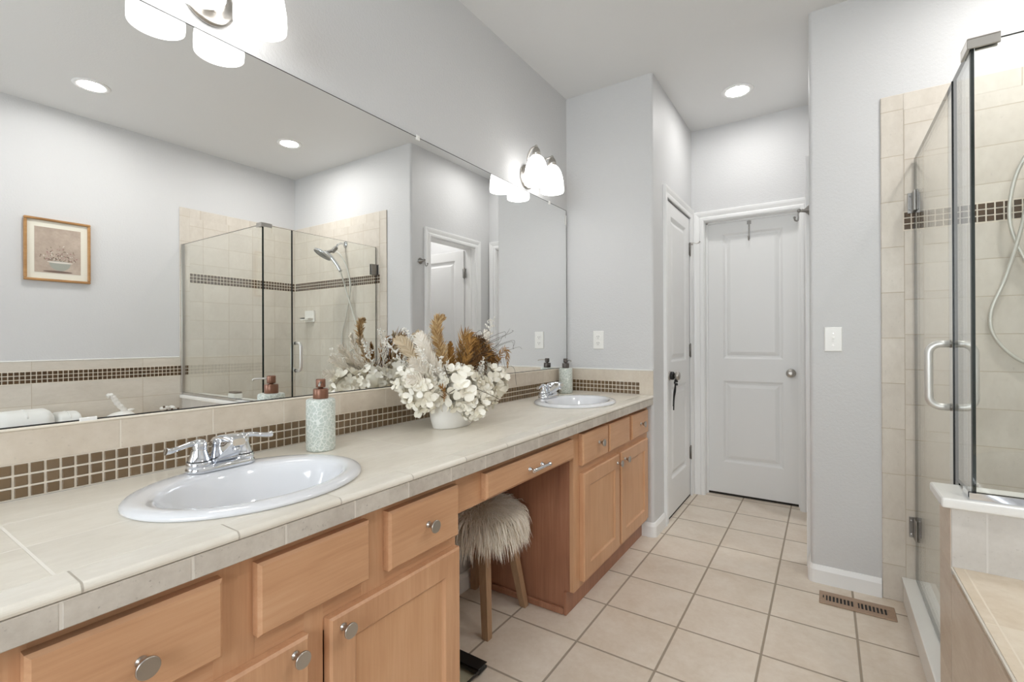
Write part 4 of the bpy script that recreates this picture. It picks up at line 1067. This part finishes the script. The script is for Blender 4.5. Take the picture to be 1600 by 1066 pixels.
for z in (z0, z1):
    for s_ in (-1, 1):
        b = MB(); b.lathe([(.0122, 0), (.0122, .004)], (XG + s_ * GT / 2, hy, z), (s_, 0, 0), 16); b.build('handle_washer', 'nickel_d', gd)
MB().box(XG - GT / 2 - .0022, XG + GT / 2, 1.9535, 1.9570, .124, GZ1 - .002).build('door_seal', 'black', gd)
MB().box(XG - .004, XG + .004, 1.960, 2.700, .1165, .1235).build('bottom_seal', plain('clear_seal', sc(200, 206, 202), .3), gd)

# ---- shower head
shd = thing('hand_shower', 'chrome hand shower on a wall arm with a looping hose', 'shower head', (2.169, YR - .011, 2.038))
yw = YR - .0107
b = MB(); b.lathe([(.030, 0.0004), (.029, .004), (.020, .012), (.011, .016)], (2.169, yw, 2.038), (0, -1, 0), 24)
b.tube(smooth_path([(2.169, yw - .012, 2.038), (2.165, 2.670, 2.040), (2.155, 2.630, 2.018), (2.150, 2.612, 1.995)], 6), .0095, 12); b.build('wall_arm', 'chrome', shd)
b = MB(); b.ball((2.150, 2.604, 1.985), .019, 16); b.lathe([(.014, 0), (.019, .012), (.019, .040), (.013, .050)], (2.150, 2.604, 1.985), (.28, -.55, -.75), 20); hc0 = Vector((2.205, 2.515, 1.925)); b.tube([(2.150, 2.604, 1.985), (2.165, 2.585, 1.962), (2.188, 2.545, 1.945), tuple(hc0 + Vector((-.004, .012, .022)))], [.013, .014, .016, .018], 14); b.build('swivel_holder', 'nickel_d', shd)
hc = Vector((2.205, 2.515, 1.925)); hn = Vector((.22, -.48, -.85)).normalized()
b = MB(); b.lathe([(.020, -.030), (.045, -.022), (.072, -.012), (.082, -.004), (.084, .004), (.078, .010)], hc, hn, 36, cap1=False); b.build('spray_head', 'chrome', shd)
b = MB(); b.lathe([(.0779, .0098), (.050, .0125), (.048, .009), (.046, .0125), (.010, .014)], hc, hn, 36, cap0=False); b.build('spray_face', plain('grey_spray_face', sc(138, 140, 140), .35, .4), shd)
b = MB(); b.tube(smooth_path([tuple(hc - hn * .022), (2.150, 2.552, 1.905), (2.105, 2.583, 1.835), (2.078, 2.600, 1.778)], 6), [.018 - .0035 * (i / 18) for i in range(19)], 14); b.build('handle_grip', 'chrome', shd)
b = MB(); hose = smooth_path([(2.078, 2.600, 1.778), (2.070, 2.650, 1.620), (2.035, 2.690, 1.430), (1.992, 2.702, 1.280), (2.008, 2.704, 1.172), (2.090, 2.704, 1.080), (2.190, 2.704, 1.080), (2.190, 2.700, 1.240), (2.120, 2.690, 1.400), (2.045, 2.675, 1.620), (2.050, 2.650, 1.800), (2.095, 2.615, 1.920), (2.150, 2.600, 1.960)], 8)
b.tube(hose, .0068, 10); b.build('hose', plain('white_grey_hose', sc(212, 210, 202), .35, .4), shd)

sd = thing('soap_dish', 'white ceramic soap dish fixed to the shower tile', 'soap dish', (2.690, yw, 1.41))
b = MB(); b.box(2.620, 2.765, yw - .016, yw - .0004, 1.355, 1.465, .007, 0, 2); b.build('dish_back', 'ceramic', sd)
b = MB(); b.loft([[Vector((2.690 + x_ * s_, yw - .016 - d_, 1.372 + z_)) for x_, d_ in ((-.06, 0), (-.058, .05), (-.04, .072), (.04, .072), (.058, .05), (.06, 0))] for s_, z_ in ((.86, 0), (1, .016), (1, .022), (.9, .022), (.85, .012))], cap0=True, cap1=True, closed=True, smooth=False); b.build('dish_tray', 'ceramic', sd)

bx = thing('soap_box', 'small white box with a dark lid on the knee wall cap inside the shower', 'box', (2.31, 1.838, .7452))
b = MB(); b.box(2.262, 2.358, 1.805, 1.868, .7453, .783, .004); b.build('box_body', 'ceramic', bx)
b = MB(); b.box(2.265, 2.355, 1.808, 1.865, .7832, .796, .004); b.build('lid', plain('dark_brown_lid', sc(96, 80, 68), .5), bx)

# ================================================================== things on the tub's back ledge (seen in the mirror)
def folded_towel(yc, xc, L, hgt, label, sgn=1):
    t = thing('bath_towel', label, 'towel', (xc, yc, ZD), 'folded white towels')
    b = MB()
    def sec(y, k):
        pts = []
        for i in range(28):
            a = 2 * PI * i / 28; c_, s_ = math.cos(a), math.sin(a)
            px = math.copysign(abs(c_) ** .65, c_) * .112 * k; pz = math.copysign(abs(s_) ** .8, s_) * hgt / 2 * k
            wob = .0015 * math.sin(3 * a + y * 12)
            pts.append(Vector((xc + px + wob, y, ZD + .0008 + max(0.0, hgt / 2 + pz + wob * .6))))
        return pts
    N = 14; loops = []
    for i in range(N + 1):
        u = i / N; e = min(u, 1 - u); k = min(1.0, .55 + (e / .14) ** .6 * .45) if e < .14 else 1.0
        loops.append(sec(yc - L / 2 + L * u, k))
    b.loft(loops, cap0=True, cap1=True)
    o = b.build('towel_roll', 'towel', t)
    b = MB(); b.tube([tuple(p + Vector((0, 0, .0005))) for p in [Vector(v) for v in loops[int(.55 * N)]][2:13]], .004, 6); b.build('fold_edge', 'towel', t)
folded_towel(.80, 2.835, .27, .185, 'folded white towel at the left end of the tub ledge, seen in the mirror')
folded_towel(1.005, 2.845, .135, .150, 'smaller folded white towel nearer the white ornament, seen in the mirror')

orn = thing('bird_ornament', 'white ornament with a tall curved neck on the tub ledge', 'ornament', (2.84, 1.30, ZD))
b = MB(); ox, oy = 2.84, 1.295
pts = [(ox, oy + .085, ZD + .045), (ox, oy + .05, ZD + .062), (ox, oy, ZD + .058), (ox, oy - .055, ZD + .050), (ox, oy - .085, ZD + .045)]
b.tube(smooth_path(pts, 6), [.012 + .046 * math.sin(PI * (.1 + .82 * i / 24)) for i in range(25)], 16); b.build('body', 'ceramic', orn)
b = MB(); pts = smooth_path([(ox, oy + .045, ZD + .09), (ox, oy + .015, ZD + .135), (ox, oy - .015, ZD + .175), (ox, oy - .035, ZD + .215), (ox, oy - .055, ZD + .237), (ox, oy - .074, ZD + .230)], 6)
b.tube(pts, [.019 - .004 * (i / len(pts)) + .002 * math.sin(i * 1.7) for i in range(len(pts))], 12); b.build('neck', 'ceramic', orn)
b = MB(); b.tube(smooth_path([(ox, oy + .03, ZD + .10), (ox, oy + .06, ZD + .118), (ox, oy + .088, ZD + .120)], 5), [.018, .016, .015, .014, .013, .012, .011, .010, .008, .006, .003][:11], 10); b.build('wing_tip', 'ceramic', orn)
b = MB(); b.lathe([(.075, .0005), (.085, .004), (.088, .014), (.070, .018)], (ox, oy, ZD), (0, 0, 1), 30, sx=.7, sy=1.15); b.build('stand', 'ceramic', orn)

sh = thing('shell_ornament', 'knobbly white shell cluster near the shower end of the tub ledge', 'ornament', (2.84, 1.62, ZD))
b = MB(); r = random.Random(9)
for i in range(26):
    u = r.random(); y = 1.545 + u * .15; z = ZD + .018 + r.random() * .105 * (1 - abs(u - .35))
    b.ball((2.84 + r.uniform(-.05, .04), y, z), r.uniform(.016, .026), 10, 0, 1, r.uniform(.8, 1.4), r.uniform(.6, 1))
b.build('shells', 'ceramic', sh, weld=False)
b = MB()
for i in range(7): b.ball((2.792 + r.uniform(-.008, .006), 1.55 + r.random() * .10, ZD + .10 + r.uniform(-.03, .02)), .009, 8)
b.build('hollows', plain('brown_hollow', sc(92, 74, 58), .7), sh, weld=False)

# ================================================================== PICTURE on the right wall
pc = thing('framed_picture', 'framed still life print of a bowl of flowers on the wall over the tub', 'picture', (W, .99, 1.79))
x = W - .0006; y0, y1, z0, z1 = .822, 1.160, 1.585, 2.005
b = MB(); fwid = .016
for a in ((y0, y1, z0, z0 + fwid), (y0, y1, z1 - fwid, z1), (y0, y0 + fwid, z0 + fwid, z1 - fwid), (y1 - fwid, y1, z0 + fwid, z1 - fwid)): b.box(x - .024, x, a[0], a[1], a[2], a[3], .004)
b.build('frame', 'oak', pc, weld=False)
MB().box(x - .010, x - .004, y0 + fwid, y1 - fwid, z0 + fwid, z1 - fwid).build('mat_board', 'mat_board', pc)
def art_mat():
    k = NT('tan_print'); p = k.objc(); n1 = k.noise(p, 9, 4, .6); n2 = k.noise(p, 60, 4)
    k.l(k.ramp(k.math('ADD', k.math('MULTIPLY', n1, .7), k.math('MULTIPLY', n2, .3)), [(.35, sc(168, 152, 138)), (.65, sc(190, 174, 160))]), k.b.inputs['Base Color']); k.b.inputs['Roughness'].default_value = .5; return k.m
pr = MB().box(x - .0115, x - .0102, y0 + .052, y1 - .052, z0 + .058, z1 - .058).build('print', art_mat(), pc)
# the printed bowl and stems, thin ink shapes lying on the print
def ink(pts, mat, dx): 
    b = MB(); xx = x - .0116 - dx; b.add([(xx, y, z) for y, z in pts], [list(range(len(pts)))]); return b
cy_, cz_ = 1.000, 1.715
b = MB(); xx = x - .0119
bowl = [(cy_ + .055 * math.cos(t), cz_ + (.055 * math.sin(t) if math.sin(t) < 0 else .012 * math.sin(t))) for t in [2 * PI * i / 30 for i in range(30)]]
b.add([(xx, yy, zz) for yy, zz in bowl], [list(range(30))], 0)
b.add([(xx - .0002, cy_ + .066 * math.cos(t), cz_ + .002 + .006 * math.sin(t)) for t in [2 * PI * i / 24 for i in range(24)]], [list(range(24))], 1)
b.add([(xx, cy_ - .01 + .075 * math.cos(t), cz_ - .062 + .007 * math.sin(t)) for t in [2 * PI * i / 24 for i in range(24)]], [list(range(24))], 2)
r = random.Random(21)
for i in range(120):
    a = r.uniform(0, PI); rr = r.uniform(.1, 1); yy = cy_ - .012 + .105 * rr * math.cos(a); zz = cz_ + .012 + .115 * rr * math.sin(a) * r.uniform(.5, 1)
    ln, wd, an = r.uniform(.004, .011), r.uniform(.0015, .0035), r.uniform(0, PI); c_, s_ = math.cos(an), math.sin(an)
    b.add([(xx - .0001 - i * 2e-6, yy + ln * c_, zz + ln * s_), (xx - .0001 - i * 2e-6, yy - wd * s_, zz + wd * c_), (xx - .0001 - i * 2e-6, yy - ln * c_, zz - ln * s_), (xx - .0001 - i * 2e-6, yy + wd * s_, zz - wd * c_)], [[0, 1, 2, 3]], r.choice((2, 2, 3, 3, 1, 4)))
b.build('printed_bowl', [plain('ink_grey_green', sc(158, 160, 150), .6), plain('ink_pale', sc(214, 208, 198), .6), plain('ink_dark', sc(116, 98, 88), .6), plain('ink_mauve', sc(158, 126, 120), .6), plain('ink_olive', sc(136, 126, 104), .6)], pr, fix=False)
